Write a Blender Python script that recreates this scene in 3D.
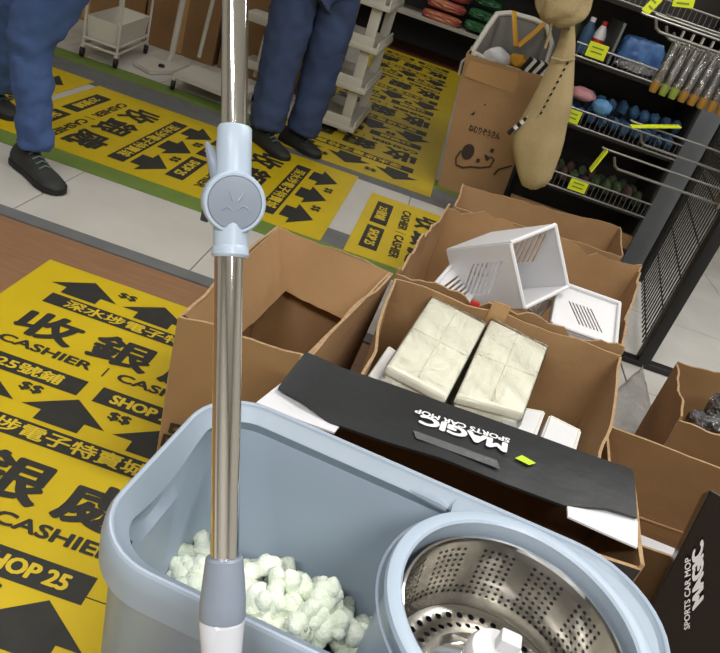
import bpy, bmesh, math, random
from mathutils import Vector, Matrix, noise
random.seed(7)
SC = bpy.context.scene
for _o in list(bpy.data.objects): bpy.data.objects.remove(_o)
COL = SC.collection
V = Vector
PI = math.pi

# ------------------------------------------------------------------ camera
H = 1.1; FPX = 720.0; CX, CY = 360.0, 326.5
def _axes(roll, vp):
    Y = V((vp[0]-CX, vp[1]-CY, FPX)); hd = V((math.cos(roll), math.sin(roll), 0))
    n = hd.cross(Y).normalized()
    if n.y > 0: n = -n
    Y.normalize(); X = Y.cross(n)
    if X.x < 0: X = -X
    return X, Y, n
AX, AY, AZ = _axes(math.radians(19.3), (490.0, -40.0))
def c2w(d): d = V(d); return V((AX.dot(d), AY.dot(d), AZ.dot(d)))
def ray(u, v): return c2w((u-CX, v-CY, FPX))
def atZ(u, v, z): d = ray(u, v); return V((0, 0, H)) + d*((z-H)/d.z)
def atY(u, v, y): d = ray(u, v); return V((0, 0, H)) + d*(y/d.y)
def atX(u, v, x): d = ray(u, v); return V((0, 0, H)) + d*(x/d.x)
def atD(u, v, dep): return V((0, 0, H)) + ray(u, v)*(dep/FPX)
cam = bpy.data.cameras.new('camera'); cam.sensor_width = 36; cam.lens = 36.0*FPX/720.0
cam.clip_start = .02
co = bpy.data.objects.new('camera', cam); COL.objects.link(co)
r, d, f = c2w((1, 0, 0)), c2w((0, 1, 0)), c2w((0, 0, 1))
co.matrix_world = Matrix(((r.x, -d.x, -f.x, 0), (r.y, -d.y, -f.y, 0), (r.z, -d.z, -f.z, H), (0, 0, 0, 1)))
SC.camera = co
# ------------------------------------------------------------------ world and exposure
w = bpy.data.worlds.new('world'); SC.world = w; w.use_nodes = True
w.node_tree.nodes['Background'].inputs[0].default_value = (.9, .95, 1, 1)
w.node_tree.nodes['Background'].inputs[1].default_value = .12
SC.view_settings.view_transform = 'Standard'; SC.view_settings.look = 'None'
SC.view_settings.gamma = 1; SC.view_settings.use_curve_mapping = False
SC.view_settings.exposure = 0.3
# ceiling lamps: (x, y, z, watts); the light itself is made in the lamp builder below
LAMPS = [(-.9, -1.1, 2.65, 40), (0.9, -1.1, 2.65, 40), (0.7, 1.3, 2.65, 26), (-1.6, 1.6, 2.65, 10), (2.0, 3.0, 2.65, 20), (-1.0, 4.6, 2.65, 5), (-.6, 7.8, 2.65, 10)]  # first two are unseen fill lamps, added to brighten bucket and steel pole

# ------------------------------------------------------------------ helpers
def lin(h):
    h = h.lstrip('#'); o = []
    for i in (0, 2, 4):
        c = int(h[i:i+2], 16)/255; o.append(c/12.92 if c <= .04045 else ((c+.055)/1.055)**2.4)
    return (*o, 1)
def mat(name, col, rough=.6, metal=0., col2=None, ns=8., amt=.5, bump=0., bs=60., stretch=None, spec=.5, alpha=None, detail=4, emit=None):
    m = bpy.data.materials.new(name); m.use_nodes = True; nt = m.node_tree; b = nt.nodes['Principled BSDF']
    b.inputs['Roughness'].default_value = rough; b.inputs['Metallic'].default_value = metal
    b.inputs['Specular IOR Level'].default_value = spec
    b.inputs['Base Color'].default_value = lin(col)
    if col2 or bump:
        tc = nt.nodes.new('ShaderNodeTexCoord'); mp = nt.nodes.new('ShaderNodeMapping')
        nt.links.new(tc.outputs['Object'], mp.inputs['Vector'])
        if stretch: mp.inputs['Scale'].default_value = stretch
    if col2:
        n = nt.nodes.new('ShaderNodeTexNoise'); n.inputs['Scale'].default_value = ns; n.inputs['Detail'].default_value = detail
        rp = nt.nodes.new('ShaderNodeValToRGB'); rp.color_ramp.elements[0].position = .5-amt*.5; rp.color_ramp.elements[1].position = .5+amt*.5
        rp.color_ramp.elements[0].color = lin(col); rp.color_ramp.elements[1].color = lin(col2)
        nt.links.new(mp.outputs[0], n.inputs['Vector']); nt.links.new(n.outputs['Fac'], rp.inputs[0]); nt.links.new(rp.outputs[0], b.inputs['Base Color'])
    if bump:
        n2 = nt.nodes.new('ShaderNodeTexNoise'); n2.inputs['Scale'].default_value = bs; n2.inputs['Detail'].default_value = 5
        bp = nt.nodes.new('ShaderNodeBump'); bp.inputs['Strength'].default_value = bump; bp.inputs['Distance'].default_value = .01
        nt.links.new(mp.outputs[0], n2.inputs['Vector']); nt.links.new(n2.outputs['Fac'], bp.inputs['Height']); nt.links.new(bp.outputs[0], b.inputs['Normal'])
    if emit:
        b.inputs['Emission Color'].default_value = lin(col); b.inputs['Emission Strength'].default_value = emit
    return m
def film(name, tint='#ffffff', bump=.6, bs=35., gloss=.35, base=.06, stretch=None):
    m = bpy.data.materials.new(name); m.use_nodes = True; nt = m.node_tree; nt.nodes.remove(nt.nodes['Principled BSDF'])
    out = nt.nodes['Material Output']; tr = nt.nodes.new('ShaderNodeBsdfTransparent'); gl = nt.nodes.new('ShaderNodeBsdfGlossy')
    gl.inputs['Roughness'].default_value = .16; tr.inputs[0].default_value = lin(tint)
    lw = nt.nodes.new('ShaderNodeLayerWeight'); lw.inputs[0].default_value = gloss
    mr = nt.nodes.new('ShaderNodeMath'); mr.operation = 'ADD'; mr.inputs[1].default_value = base; mr.use_clamp = True
    mx = nt.nodes.new('ShaderNodeMixShader'); tc = nt.nodes.new('ShaderNodeTexCoord'); n = nt.nodes.new('ShaderNodeTexNoise')
    n.inputs['Scale'].default_value = bs; n.inputs['Detail'].default_value = 5; n.inputs['Distortion'].default_value = 1.5
    mp = nt.nodes.new('ShaderNodeMapping')
    if stretch: mp.inputs['Scale'].default_value = stretch
    bp = nt.nodes.new('ShaderNodeBump'); bp.inputs['Strength'].default_value = bump; bp.inputs['Distance'].default_value = .02
    L = nt.links.new
    L(tc.outputs['Object'], mp.inputs['Vector']); L(mp.outputs[0], n.inputs['Vector']); L(n.outputs['Fac'], bp.inputs['Height'])
    L(bp.outputs[0], gl.inputs['Normal']); L(bp.outputs[0], lw.inputs['Normal']); L(lw.outputs['Fresnel'], mr.inputs[0])
    L(mr.outputs[0], mx.inputs[0]); L(tr.outputs[0], mx.inputs[1]); L(gl.outputs[0], mx.inputs[2]); L(mx.outputs[0], out.inputs['Surface'])
    return m

M = {}
M['card'] = mat('cardboard', '#94724c', .88, col2='#a6835b', ns=5, amt=.6, bump=.3, bs=14)
M['card_dark'] = mat('cardboard_brown', '#84633e', .88, col2='#926f48', ns=6, amt=.6, bump=.25, bs=14)
M['card_pale'] = mat('cardboard_pale', '#a07c56', .85, col2='#b08d66', ns=6, amt=.6, bump=.12, bs=30)
M['card_edge'] = mat('cardboard_edge', '#b39873', .9, col2='#947350', ns=90, amt=.6)
M['tape'] = mat('packing_tape', '#b08a5c', .25, bump=.1, bs=60)
M['black_print'] = mat('black_print_card', '#1d1e20', .42, col2='#2a2b2d', ns=7, amt=.6, bump=.22, bs=16)
M['black_gloss'] = mat('black_gloss_card', '#17181a', .22, bump=.1, bs=9)
M['white_card'] = mat('white_card', '#d4d4d8', .6)
M['ink'] = mat('black_ink', '#232320', .6, col2='#2c2b25', ns=25)
M['ink_brown'] = mat('brown_ink', '#35291f', .8)
M['yellow'] = mat('yellow_vinyl', '#cdb206', .5, col2='#c2a606', ns=9, amt=.7, bump=.03, bs=12)
M['yellow_letter'] = mat('yellow_letter', '#d0b524', .55)
M['white_letter'] = mat('white_letter', '#e6e6e6', .5)
M['tile'] = mat('floor_tile', '#c6c3bb', .42, col2='#b6b2aa', ns=5, amt=.7)
M['grout'] = mat('grout', '#6d6a64', .9)
M['greystrip'] = mat('grey_strip', '#6f7070', .6, col2='#5e6060', ns=14, amt=.6)
M['green'] = mat('green_strip', '#627a34', .55, col2='#6f863b', ns=12, amt=.6)
M['wood'] = mat('wood_vinyl', '#97714f', .5, col2='#7c5a40', ns=7, amt=.7, stretch=(1.2, 9, 1), detail=6)
M['redfloor'] = mat('red_wood_floor', '#5d3018', .5, col2='#4a2612', ns=6, amt=.7, stretch=(1, 6, 1))
M['concrete'] = mat('pale_concrete', '#cfcdc8', .6, col2='#b4b1aa', ns=4, amt=.8, bump=.08, bs=25)
M['plastic'] = mat('blue_grey_plastic', '#96a4b2', .36, spec=.4)
M['plastic_light'] = mat('pale_blue_plastic', '#a9b8c8', .33, spec=.4)
M['plastic_rim'] = mat('rim_plastic', '#a3b0c0', .3, spec=.5)
M['plastic_mid'] = mat('grey_plastic', '#818b9a', .35)
M['plastic_dark'] = mat('dark_grey_plastic', '#2c2f36', .45)
M['clear'] = mat('frosted_plastic', '#c9ccd4', .25)
M['steel'] = mat('polished_steel', '#e6e5e3', .07, 1.0)
M['steel_brushed'] = mat('brushed_steel', '#a19e97', .24, 1.0, col2='#bab7b0', ns=30, amt=.7, stretch=(1, 1, 12))
M['chenille'] = mat('chenille', '#dbe8cc', .95, col2='#f6f8f0', ns=40, amt=.6, bump=.35, bs=300)
M['white_plastic'] = mat('white_plastic', '#d9d9db', .4)
M['cream_plastic'] = mat('cream_plastic', '#e6e5d3', .45)
M['film'] = film('clear_film', '#ffffff', .9, 16, .22, .03, (1, .45, 1))
M['film_dark'] = film('clear_film_loose', '#dddfe4', 1.0, 30, .5, .15)
M['denim'] = mat('denim', '#354c78', .9, col2='#435d8c', ns=9, amt=.8, bump=.25, bs=25)
M['denim_dark'] = mat('dark_denim', '#2b3857', .9, col2='#394a6e', ns=9, amt=.8, bump=.25, bs=25)
M['shoe'] = mat('black_shoe', '#1b1c1c', .7, col2='#2b2e2a', ns=22, amt=.5)
M['sole'] = mat('shoe_sole', '#121212', .7)
M['lace'] = mat('shoe_lace', '#5a6a64', .7)
M['skin'] = mat('skin', '#b98c6c', .55)
M['hair'] = mat('hair', '#1a1512', .6)
M['jacket'] = mat('dark_jacket', '#202228', .8)
M['off_white'] = mat('off_white_metal', '#bdb9ae', .5)
M['off_white_plastic'] = mat('off_white_plastic', '#c9c5b8', .5)
M['rubber'] = mat('black_rubber', '#101010', .6)
M['canvas'] = mat('beige_canvas', '#a8946a', .95, col2='#b6a279', ns=14, amt=.8, bump=.3, bs=90)
M['stripe_w'] = mat('stripe_white', '#ddd8cc', .9)
M['stripe_b'] = mat('stripe_black', '#1c1a18', .9)
M['grey_fabric'] = mat('grey_mesh_fabric', '#6e6c66', .7, col2='#7b7972', ns=20)
M['strap'] = mat('amber_strap', '#c58f1f', .7)
M['wire'] = mat('chrome_wire', '#8f8d88', .4, .9)
M['shelf_grey'] = mat('grey_shelf_metal', '#62676b', .5, .2)
M['shelf_dark'] = mat('dark_shelf_metal', '#2c2723', .6)
M['mesh_black'] = mat('black_wire', '#161616', .5)
M['tag'] = mat('price_tag', '#d6e21a', .6)
M['tag_green'] = mat('neon_sticker', '#b8e01e', .5)
M['wall'] = mat('painted_wall', '#c9c6be', .9, col2='#bdb9b0', ns=3)
M['ceil'] = mat('ceiling_board', '#d0d0cc', .9)
M['lamp'] = mat('lamp_tube', '#f4f8ff', .5, emit=6)
M['blue_pack'] = mat('blue_pack', '#24417c', .35, col2='#4a78a8', ns=18, amt=.5)
M['blue_item'] = mat('blue_sponge', '#27415f', .6, col2='#446d92', ns=7, amt=.4)
M['pink'] = mat('pink_sponge', '#c28b90', .8)
M['green_item'] = mat('dark_green_pad', '#27301f', .8, col2='#3b4a2a', ns=14, amt=.5)
M['brown_item'] = mat('dark_brown_pad', '#3a2a22', .8, col2='#4a2f2c', ns=14, amt=.5)
M['pink_bag'] = mat('pink_bag', '#b23a5c', .35, col2='#c8884c', ns=9, amt=.5)
M['green_bag'] = mat('green_bag', '#14492a', .35, col2='#3a7a4a', ns=12, amt=.4)
M['red'] = mat('red_plastic', '#b3231c', .5)
M['amber'] = mat('amber_pack', '#8f6826', .4)
M['lime'] = mat('lime_pack', '#7d8a36', .4)
M['blister'] = film('blister_plastic', '#e6e6e2', .5, 60, .5, .22)
M['teal'] = mat('leaf_green', '#3f7a4a', .5)
M['grey_paper'] = mat('crumpled_plastic_sheet', '#9a9894', .35, bump=.9, bs=22)

def fin(o, smooth, ang=.6):
    if smooth:
        for p in o.data.polygons: p.use_smooth = True
        o.data.set_sharp_from_angle(angle=ang)
def link(name, me, mats, parent=None, smooth=True, ang=.6):
    o = bpy.data.objects.new(name, me); COL.objects.link(o)
    if mats is not None:
        for m in (mats if isinstance(mats, (list, tuple)) else [mats]): me.materials.append(M[m] if isinstance(m, str) else m)
    if parent is not None:
        o.parent = parent
        if parent.type == 'EMPTY': o.matrix_parent_inverse = Matrix.Translation(-V(parent['base']))
    fin(o, smooth, ang)
    return o
def obj(name, bm, mats, parent=None, smooth=True, ang=.6):
    bmesh.ops.recalc_face_normals(bm, faces=bm.faces[:])
    me = bpy.data.meshes.new(name); bm.to_mesh(me); bm.free()
    return link(name, me, mats, parent, smooth, ang)
def thing(name, label, cat, loc, group=None):
    o = bpy.data.objects.new(name, None); COL.objects.link(o); o.location = loc; o['base'] = [float(x) for x in loc]
    o['label'] = label; o['category'] = cat; o.empty_display_size = .05
    if group: o['group'] = group
    return o
def tag(o, label, cat, group=None):
    o['label'] = label; o['category'] = cat
    if group: o['group'] = group
    return o
def struct(o): o['kind'] = 'structure'; return o
def bx(bm, c, s, rot=None, bev=0, mi=0):
    g = bmesh.ops.create_cube(bm, size=1)
    vs = g['verts']
    for v in vs: v.co = V((v.co.x*s[0], v.co.y*s[1], v.co.z*s[2]))
    if bev:
        es = list({e for v in vs for e in v.link_edges})
        r_ = bmesh.ops.bevel(bm, geom=es, offset=bev, segments=2, affect='EDGES', profile=.5); vs = list({v for f_ in r_['faces'] for v in f_.verts} | {v for v in vs if v.is_valid})
    for v in vs:
        v.co = (rot @ v.co if rot else v.co) + V(c)
    if mi:
        for f_ in {f_ for v in vs for f_ in v.link_faces}: f_.material_index = mi
    return vs
def box(c, s, rot=None, bev=0):
    bm = bmesh.new(); bx(bm, c, s, rot, bev); return bm
def frame_dir(d):
    d = V(d).normalized(); a = V((0, 0, 1)) if abs(d.z) < .9 else V((1, 0, 0))
    x = d.cross(a).normalized(); return x, d.cross(x).normalized(), d
def tube(bm, pts, r, n=10, cap=True, flat=1.0):
    pts = [V(p) for p in pts]; rings = []
    rs = r if isinstance(r, (list, tuple)) else [r]*len(pts)
    x = None
    for i, p in enumerate(pts):
        d_ = (pts[min(i+1, len(pts)-1)]-pts[max(i-1, 0)]).normalized()
        if x is None: x = frame_dir(d_)[0]
        x = (x - d_*x.dot(d_)).normalized(); y = d_.cross(x)
        rings.append([bm.verts.new(p+(x*math.cos(2*PI*k/n)+y*math.sin(2*PI*k/n)*flat)*rs[i]) for k in range(n)])
    for a, b in zip(rings, rings[1:]):
        for k in range(n): bm.faces.new((a[k], a[(k+1) % n], b[(k+1) % n], b[k]))
    if cap: bm.faces.new(rings[0][::-1]); bm.faces.new(rings[-1])
    return bm
def lathe(bm, prof, o, axis=(0, 0, 1), n=32, cap=(False, False)):
    x, y, z = frame_dir(axis); o = V(o); rings = []
    for r_, h in prof: rings.append([bm.verts.new(o+z*h+(x*math.cos(2*PI*k/n)+y*math.sin(2*PI*k/n))*r_) for k in range(n)])
    for a, b in zip(rings, rings[1:]):
        for k in range(n): bm.faces.new((a[k], a[(k+1) % n], b[(k+1) % n], b[k]))
    if cap[0]: bm.faces.new(rings[0][::-1])
    if cap[1]: bm.faces.new(rings[-1])
    return bm
def nz(p, s, seed=0): return noise.noise(V((p.x*s+seed*7.3, p.y*s-seed*3.1, p.z*s+seed*1.7)))
def slab(bm, grid, t, mi_edge=1, mi_back=0):
    """two-sided sheet from a grid of points [row][col], thickness t"""
    R_, C_ = len(grid), len(grid[0])
    nrm = [[None]*C_ for _ in range(R_)]
    for i in range(R_):
        for j in range(C_):
            a = grid[min(i+1, R_-1)][j]-grid[max(i-1, 0)][j]; b = grid[i][min(j+1, C_-1)]-grid[i][max(j-1, 0)]
            nrm[i][j] = b.cross(a).normalized()
    T = [[bm.verts.new(grid[i][j]+nrm[i][j]*t/2) for j in range(C_)] for i in range(R_)]
    B = [[bm.verts.new(grid[i][j]-nrm[i][j]*t/2) for j in range(C_)] for i in range(R_)]
    for i in range(R_-1):
        for j in range(C_-1):
            bm.faces.new((T[i][j], T[i][j+1], T[i+1][j+1], T[i+1][j]))
            bm.faces.new((B[i][j], B[i+1][j], B[i+1][j+1], B[i][j+1])).material_index = mi_back
    def e(a, b, c, d_): bm.faces.new((a, b, c, d_)).material_index = mi_edge
    for j in range(C_-1):
        e(T[0][j+1], T[0][j], B[0][j], B[0][j+1]); e(T[-1][j], T[-1][j+1], B[-1][j+1], B[-1][j])
    for i in range(R_-1):
        e(T[i][0], T[i+1][0], B[i+1][0], B[i][0]); e(T[i+1][-1], T[i][-1], B[i][-1], B[i+1][-1])
def panel(name, A, B, C, D, mats, parent, t=.006, nu=10, nv=7, crump=.004, torn=0., seed=0, back=0):
    A, B, C, D = map(V, (A, B, C, D)); g = []
    n = (B-A).cross(D-A).normalized()
    for i in range(nv+1):
        row = []
        for j in range(nu+1):
            u, v = j/nu, i/nv
            p = A.lerp(B, u).lerp(D.lerp(C, u), v)
            edge = min(u, 1-u)*4; edge = min(edge, 1)
            p = p + n*nz(p, 7, seed)*crump*(edge*.8+.2)*(.3+v)
            if torn and i == nv: p = p + (D-A).normalized()*(nz(p, 30, seed+5)*torn+nz(p, 9, seed+9)*torn*1.3)
            row.append(p)
        g.append(row)
    bm = bmesh.new(); slab(bm, g, t, 1, back)
    bmesh.ops.recalc_face_normals(bm, faces=bm.faces[:])
    me = bpy.data.meshes.new(name); bm.to_mesh(me); bm.free()
    return link(name, me, mats, parent, True, .5)
def carton(name, label, bot, top, z0=0., m=('card', 'card_edge'), crump=.004, torn=.004, seed=0, group=None, base_z=None, t=.006, names=None):
    """bot: FL FR BR BL (x,y); top: FL FR BR BL (x,y,z)"""
    cx = sum(p[0] for p in bot)/4; cy = sum(p[1] for p in bot)/4
    T = thing(name, label, 'box', (cx, cy, z0), group)
    b = [V((p[0], p[1], z0)) for p in bot]; tp = [V(p) for p in top]
    for k in range(4):
        k2 = (k+1) % 4
        panel('side_panel', b[k], b[k2], tp[k2], tp[k], m, T, t, 30 if torn > .01 else 16, 9, crump, torn, seed+k)
    zb = (base_z if base_z is not None else z0+.008)
    f_ = [b[k].lerp(tp[k], (zb-z0)/(tp[k].z-z0)) for k in range(4)]
    c = sum(f_, V())/4
    f_ = [c+(p-c)*.975 for p in f_]
    panel('bottom_panel', f_[0], f_[1], f_[2], f_[3], m, T, .005, 4, 4, .002, 0, seed+9)
    return T

# text ----------------------------------------------------------------
_tc = {}
def text_pts(s, bold=.02):
    k = (s, bold)
    if k in _tc: return _tc[k]
    cu = bpy.data.curves.new('t', 'FONT'); cu.body = s; cu.offset = bold; cu.resolution_u = 3; cu.fill_mode = 'FRONT'
    o = bpy.data.objects.new('t', cu); COL.objects.link(o)
    me = bpy.data.meshes.new_from_object(o.evaluated_get(bpy.context.evaluated_depsgraph_get()))
    vs = [v.co.copy() for v in me.vertices]; fs = [tuple(p.vertices) for p in me.polygons]
    bpy.data.objects.remove(o); bpy.data.curves.remove(cu); bpy.data.meshes.remove(me)
    x0, x1 = min(v.x for v in vs), max(v.x for v in vs); y0, y1 = min(v.y for v in vs), max(v.y for v in vs)
    _tc[k] = ([((v.x-x0)/(x1-x0), (v.y-y0)/(y1-y0)) for v in vs], fs)
    return _tc[k]
def letter(s, O, Rv, Uv, m, parent, bold=.02, name='lettering', lift=.0006):
    """text stretched to fill the parallelogram O + [0,1]Rv + [0,1]Uv"""
    ps, fs = text_pts(s, 0.0); O, Rv, Uv = V(O), V(Rv), V(Uv); n = Rv.cross(Uv).normalized()
    # heavier weight: the glyph outline is repeated around itself by the stroke gain
    gx = bold*Uv.length/Rv.length; gy = bold; vs_, f2 = [], []
    sh_ = [(0, 0)] if not bold else [(0, 0), (1, 0), (-1, 0), (0, .7), (0, -.7), (.7, .5), (-.7, .5), (.7, -.5), (-.7, -.5)]
    for q_, (dx, dy) in enumerate(sh_):
        k0 = len(vs_)
        vs_ += [O+Rv*(gx+(1-2*gx)*a+dx*gx)+Uv*(gy+(1-2*gy)*b+dy*gy)+n*(lift+q_*.00002) for a, b in ps]
        f2 += [tuple(k0+i for i in f_) for f_ in fs]
    me = bpy.data.meshes.new(name); me.from_pydata(vs_, [], f2)
    return link(name, me, m, parent, False)
def flat(name, pts, m, parent, lift=None, t=.0006):
    """flat printed shape"""
    pts = [V(p) for p in pts]
    bm = bmesh.new(); bm.faces.new([bm.verts.new(p) for p in pts])
    me = bpy.data.meshes.new(name); bm.to_mesh(me); bm.free()
    return link(name, me, m, parent, False)
for s_ in ('收', '銀', '處', '深水埗電子特賣城', '25號鋪', 'SHOP 25', 'CASHIER', '$$', '|', 'MAGIC', 'SPORTS CAR MOP', 'ねむりぞうさん', '品'): text_pts(s_, 0.0)

# ------------------------------------------------------------------ the setting
def floorpiece(name, x0, x1, y0, y1, m, zt=0., th=.1, parent=None):
    return obj(name, box(((x0+x1)/2, (y0+y1)/2, zt-th/2), (x1-x0, y1-y0, th)), m, parent, False)
fl = struct(floorpiece('floor', -4, 3.2, -3, 12.2, 'grout', -.004))
floorpiece('wood_vinyl', -4, .95, -.35, 1.945, 'wood', 0, .003, fl)
for i in range(-7, 2):
    for j in range(4):
        floorpiece('tile', -.15+.6*i, .446+.6*i, -2.76+.6*j, -2.164+.6*j, 'tile', 0, .003, fl)  # unseen pale tiles behind the camera, added to reflect white in the steel pole
floorpiece('threshold_strip', -4, .95, 1.95, 2.008, 'greystrip', .003, .006, fl)
for k in range(-5, 4):
    x0 = -1.17+.595*k
    floorpiece('tile', max(x0, -4)+.002, min(x0+.595, .95)-.002, 2.012, 2.468, 'tile', 0, .003, fl)
floorpiece('green_strip', -4, .95, 2.47, 2.588, 'green', .0005, .0035, fl)
floorpiece('grey_strip', -4, .95, 2.59, 2.75, 'greystrip', 0, .003, fl)
for k in range(-5, 4):
    x0 = -1.17+.595*k
    floorpiece('tile', max(x0, -4)+.002, min(x0+.595, .95)-.002, 2.752, 3.498, 'tile', 0, .003, fl)
floorpiece('grey_strip', -4, 1.12, 3.5, 3.778, 'greystrip', 0, .003, fl)
floorpiece('green_strip', -4, 1.12, 3.78, 3.95, 'green', .0005, .0035, fl)
for i in range(-7, 9):
    for j in range(0, 7):
        x0 = -.3+.6*i; y0 = 3.955+.6*j
        if x0 < -4 or x0+.6 > 3.2: continue
        floorpiece('tile', x0+.002, x0+.598, y0, y0+.596, 'tile', 0, .003, fl)
floorpiece('red_wood', -4, 3.2, 8.16, 12.2, 'redfloor', 0, .003, fl)
for i in range(0, 3):
    for j in range(-6, 5):
        x0 = .955+.75*i; y0 = .78+.75*j - (0 if j < 4 else 0)
        y1 = min(y0+.746, 3.95)
        if y1 > y0: floorpiece('concrete_slab', x0, x0+.746, y0, y1, 'concrete', 0, .003, fl)
struct(obj('wall_back', box((-.4, 12.25, 1.4), (7.2, .1, 2.9)), 'wall', None, False))
struct(obj('wall_left', box((-4.05, 4.6, 1.4), (.1, 15.4, 2.9)), 'wall', None, False))
struct(obj('wall_right', box((3.25, 4.6, 1.4), (.1, 15.4, 2.9)), 'wall', None, False))
struct(obj('wall_front', box((-.4, -3.05, 1.4), (7.2, .1, 2.9)), 'wall', None, False))
struct(obj('ceiling', box((-.4, 4.6, 2.85), (7.4, 15.4, .1)), 'ceil', None, False))
lamp_txt = ['ceiling tube lamp in front of the mop bucket, nearer the left wall', 'ceiling tube lamp in front of the mop bucket, nearer the right wall', 'ceiling tube lamp above the open brown cartons', 'ceiling tube lamp above the large cashier mat', 'ceiling tube lamp above the wire shelves', 'ceiling tube lamp above the trolleys', 'ceiling tube lamp at the far end of the aisle']
for (x, y, z, wt), tx in zip(LAMPS, lamp_txt):
    T = thing('ceiling_lamp', tx, 'lamp', (x, y, z), 'ceiling tube lamps')
    obj('housing', box((x, y, z+.075), (1.25, .16, .09), None, .01), 'white_plastic', T)
    for s in (-.04, .04):
        obj('tube', tube(bmesh.new(), [(x-.58, y+s, z+.01), (x+.58, y+s, z+.01)], .013, 10), 'lamp', T)
    L = bpy.data.lights.new('lamp_light', 'AREA'); L.shape = 'RECTANGLE'; L.size = 1.2; L.size_y = .22; L.energy = wt; L.color = (1, .98, .95)
    lo = bpy.data.objects.new('lamp_light', L); COL.objects.link(lo); lo.parent = T; lo.matrix_parent_inverse = Matrix.Translation(-V((x, y, z))); lo.location = (x, y, z-.02)

# ------------------------------------------------------------------ cashier mats
def mat_unit(T, O, rv, uv, zz, skip=()):
    """one printed repeat: O = its left end at arrow-tip level, rv = reading direction, uv = up direction (scaled)"""
    O = V((O[0], O[1], zz)); rv = V((*rv, 0)); uv = V((*uv, 0))
    def P(a, b): return O+rv*a+uv*b
    def quad(nm, a0, a1, b0, b1, m): flat(nm, [P(a0, b0), P(a1, b0), P(a1, b1), P(a0, b1)], m, T)
    for i, a in enumerate((.102, .312, .522)):
        if 'a%d' % i in skip: continue
        flat('arrow', [P(a, 0), P(a-.096, -.07), P(a-.05, -.07), P(a-.05, -.104), P(a+.05, -.104), P(a+.05, -.07), P(a+.096, -.07)], 'ink', T)
    for i, a in enumerate((.207, .417)):
        letter('$$', P(a-.026, -.033), rv*.052, uv*.034, 'ink', T, .05, 'dollar_signs')
    quad('banner', .038, .59, -.172, -.117, 'ink')
    letter('深水埗電子特賣城', P(.09, -.166), rv*.45, uv*.043, 'yellow_letter', T, .03)
    for ch, a in (('收', .036), ('銀', .232), ('處', .424)):
        letter(ch, P(a, -.334), rv*.162, uv*.124, 'ink', T, .042)
    letter('CASHIER', P(.044, -.384), rv*.235, uv*.034, 'ink', T, .06)
    letter('|', P(.312, -.388), rv*.004, uv*.04, 'ink', T, .02)
    letter('CASHIER', P(.345, -.384), rv*.235, uv*.034, 'ink', T, .06)
    quad('banner', .04, .3, -.481, -.421, 'ink')
    letter('25號鋪', P(.09, -.471), rv*.16, uv*.04, 'yellow_letter', T, .035)
    quad('banner', .337, .572, -.481, -.421, 'ink')
    letter('SHOP 25', P(.37, -.469), rv*.165, uv*.036, 'yellow_letter', T, .06)
def mat_sheet(label, x0, x1, y0, y1, th=.0025):
    T = thing('floor_mat', label, 'mat', ((x0+x1)/2, (y0+y1)/2, 0), 'yellow cashier mats')
    obj('vinyl_sheet', box(((x0+x1)/2, (y0+y1)/2, .0006+th/2), (x1-x0, y1-y0, th)), 'yellow', T, False)
    return T, .0006+th+.0007
nm, zz = mat_sheet('large yellow cashier mat on the wood floor left of the bucket', -.92, -.18, -.25, 1.79)
for k in range(4): mat_unit(nm, (-.86, 1.749-.491*k), (1, 0), (0, 1), zz)
for k, y in enumerate((.795, -.18)):
    obj('seam', box((-.55, y, .0034), (.74, .0022, .0004)), 'ink', nm, False)
m1, zz = mat_sheet('yellow cashier mat with sideways print, under the standing legs by the trolleys', -1.645, -.262, 2.588, 3.52)
mat_unit(m1, (-.965, 3.43), (0, -1.28), (1.29, 0), zz); mat_unit(m1, (-.33, 3.43), (0, -1.28), (1.29, 0), zz)
m0, zz = mat_sheet('yellow cashier mat at the left edge behind the walking legs', -3.0, -1.69, 2.6, 3.56)
mat_unit(m0, (-1.735, 3.47), (0, -1.28), (1.29, 0), zz); mat_unit(m0, (-2.37, 3.47), (0, -1.28), (1.29, 0), zz)
m3, zz = mat_sheet('yellow cashier mat partly hidden behind the open brown cartons', -.165, .7, 2.58, 3.36)
mat_unit(m3, (.50, 3.31), (0, -1.12), (1.29, 0), zz)
m2, zz = mat_sheet('long yellow cashier mat with rows of upside-down print running to the far shelf', -.80, .115, 3.60, 8.15)
ys = [3.68, 4.56, 5.68, 6.86, 8.02]
for k in range(4):
    s = (ys[k+1]-ys[k])/.493
    mat_unit(m2, (.035, ys[k]), (-1.28, 0), (0, -s), zz)

# ------------------------------------------------------------------ bucket
A7 = math.radians(-7); BU = V((math.cos(A7), math.sin(A7), 0)); BV = V((-math.sin(A7), math.cos(A7), 0))
def bl(u, v, z): return BU*u + BV*v + V((0, 0, z))
U0, U1, V0, V1 = -.226, .333, .397, .685
RIM = .58
def rrect(ins, rl=.075, rr=.105, n=10, bulge=None):
    pts = []
    u0, u1, v0, v1 = U0+ins, U1-ins, V0+ins, V1-ins
    rl = max(rl-ins, .012); rr = max(rr-ins, .012)
    # front edge left->right, right end, back edge right->left, left end
    for k in range(14): pts.append((u0+rl+(u1-rr-u0-rl)*k/14, v0))
    for k in range(n): a = -PI/2+PI/2*k/n; pts.append((u1-rr+rr*math.cos(a), v0+rr+rr*math.sin(a)))
    for k in range(4): pts.append((u1, v0+rr+(v1-v0-2*rr)*k/4))
    for k in range(n): a = PI/2*k/n; pts.append((u1-rr+rr*math.cos(a), v1-rr+rr*math.sin(a)))
    for k in range(14): pts.append((u1-rr-(u1-rr-u0-rl)*k/14, v1))
    for k in range(n): a = PI/2+PI/2*k/n; pts.append((u0+rl+rl*math.cos(a), v1-rl+rl*math.sin(a)))
    for k in range(8): pts.append((u0, v1-rl-(v1-v0-2*rl)*k/8))
    for k in range(n): a = PI+PI/2*k/n; pts.append((u0+rl+rl*math.cos(a), v0+rl+rl*math.sin(a)))
    return pts
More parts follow.
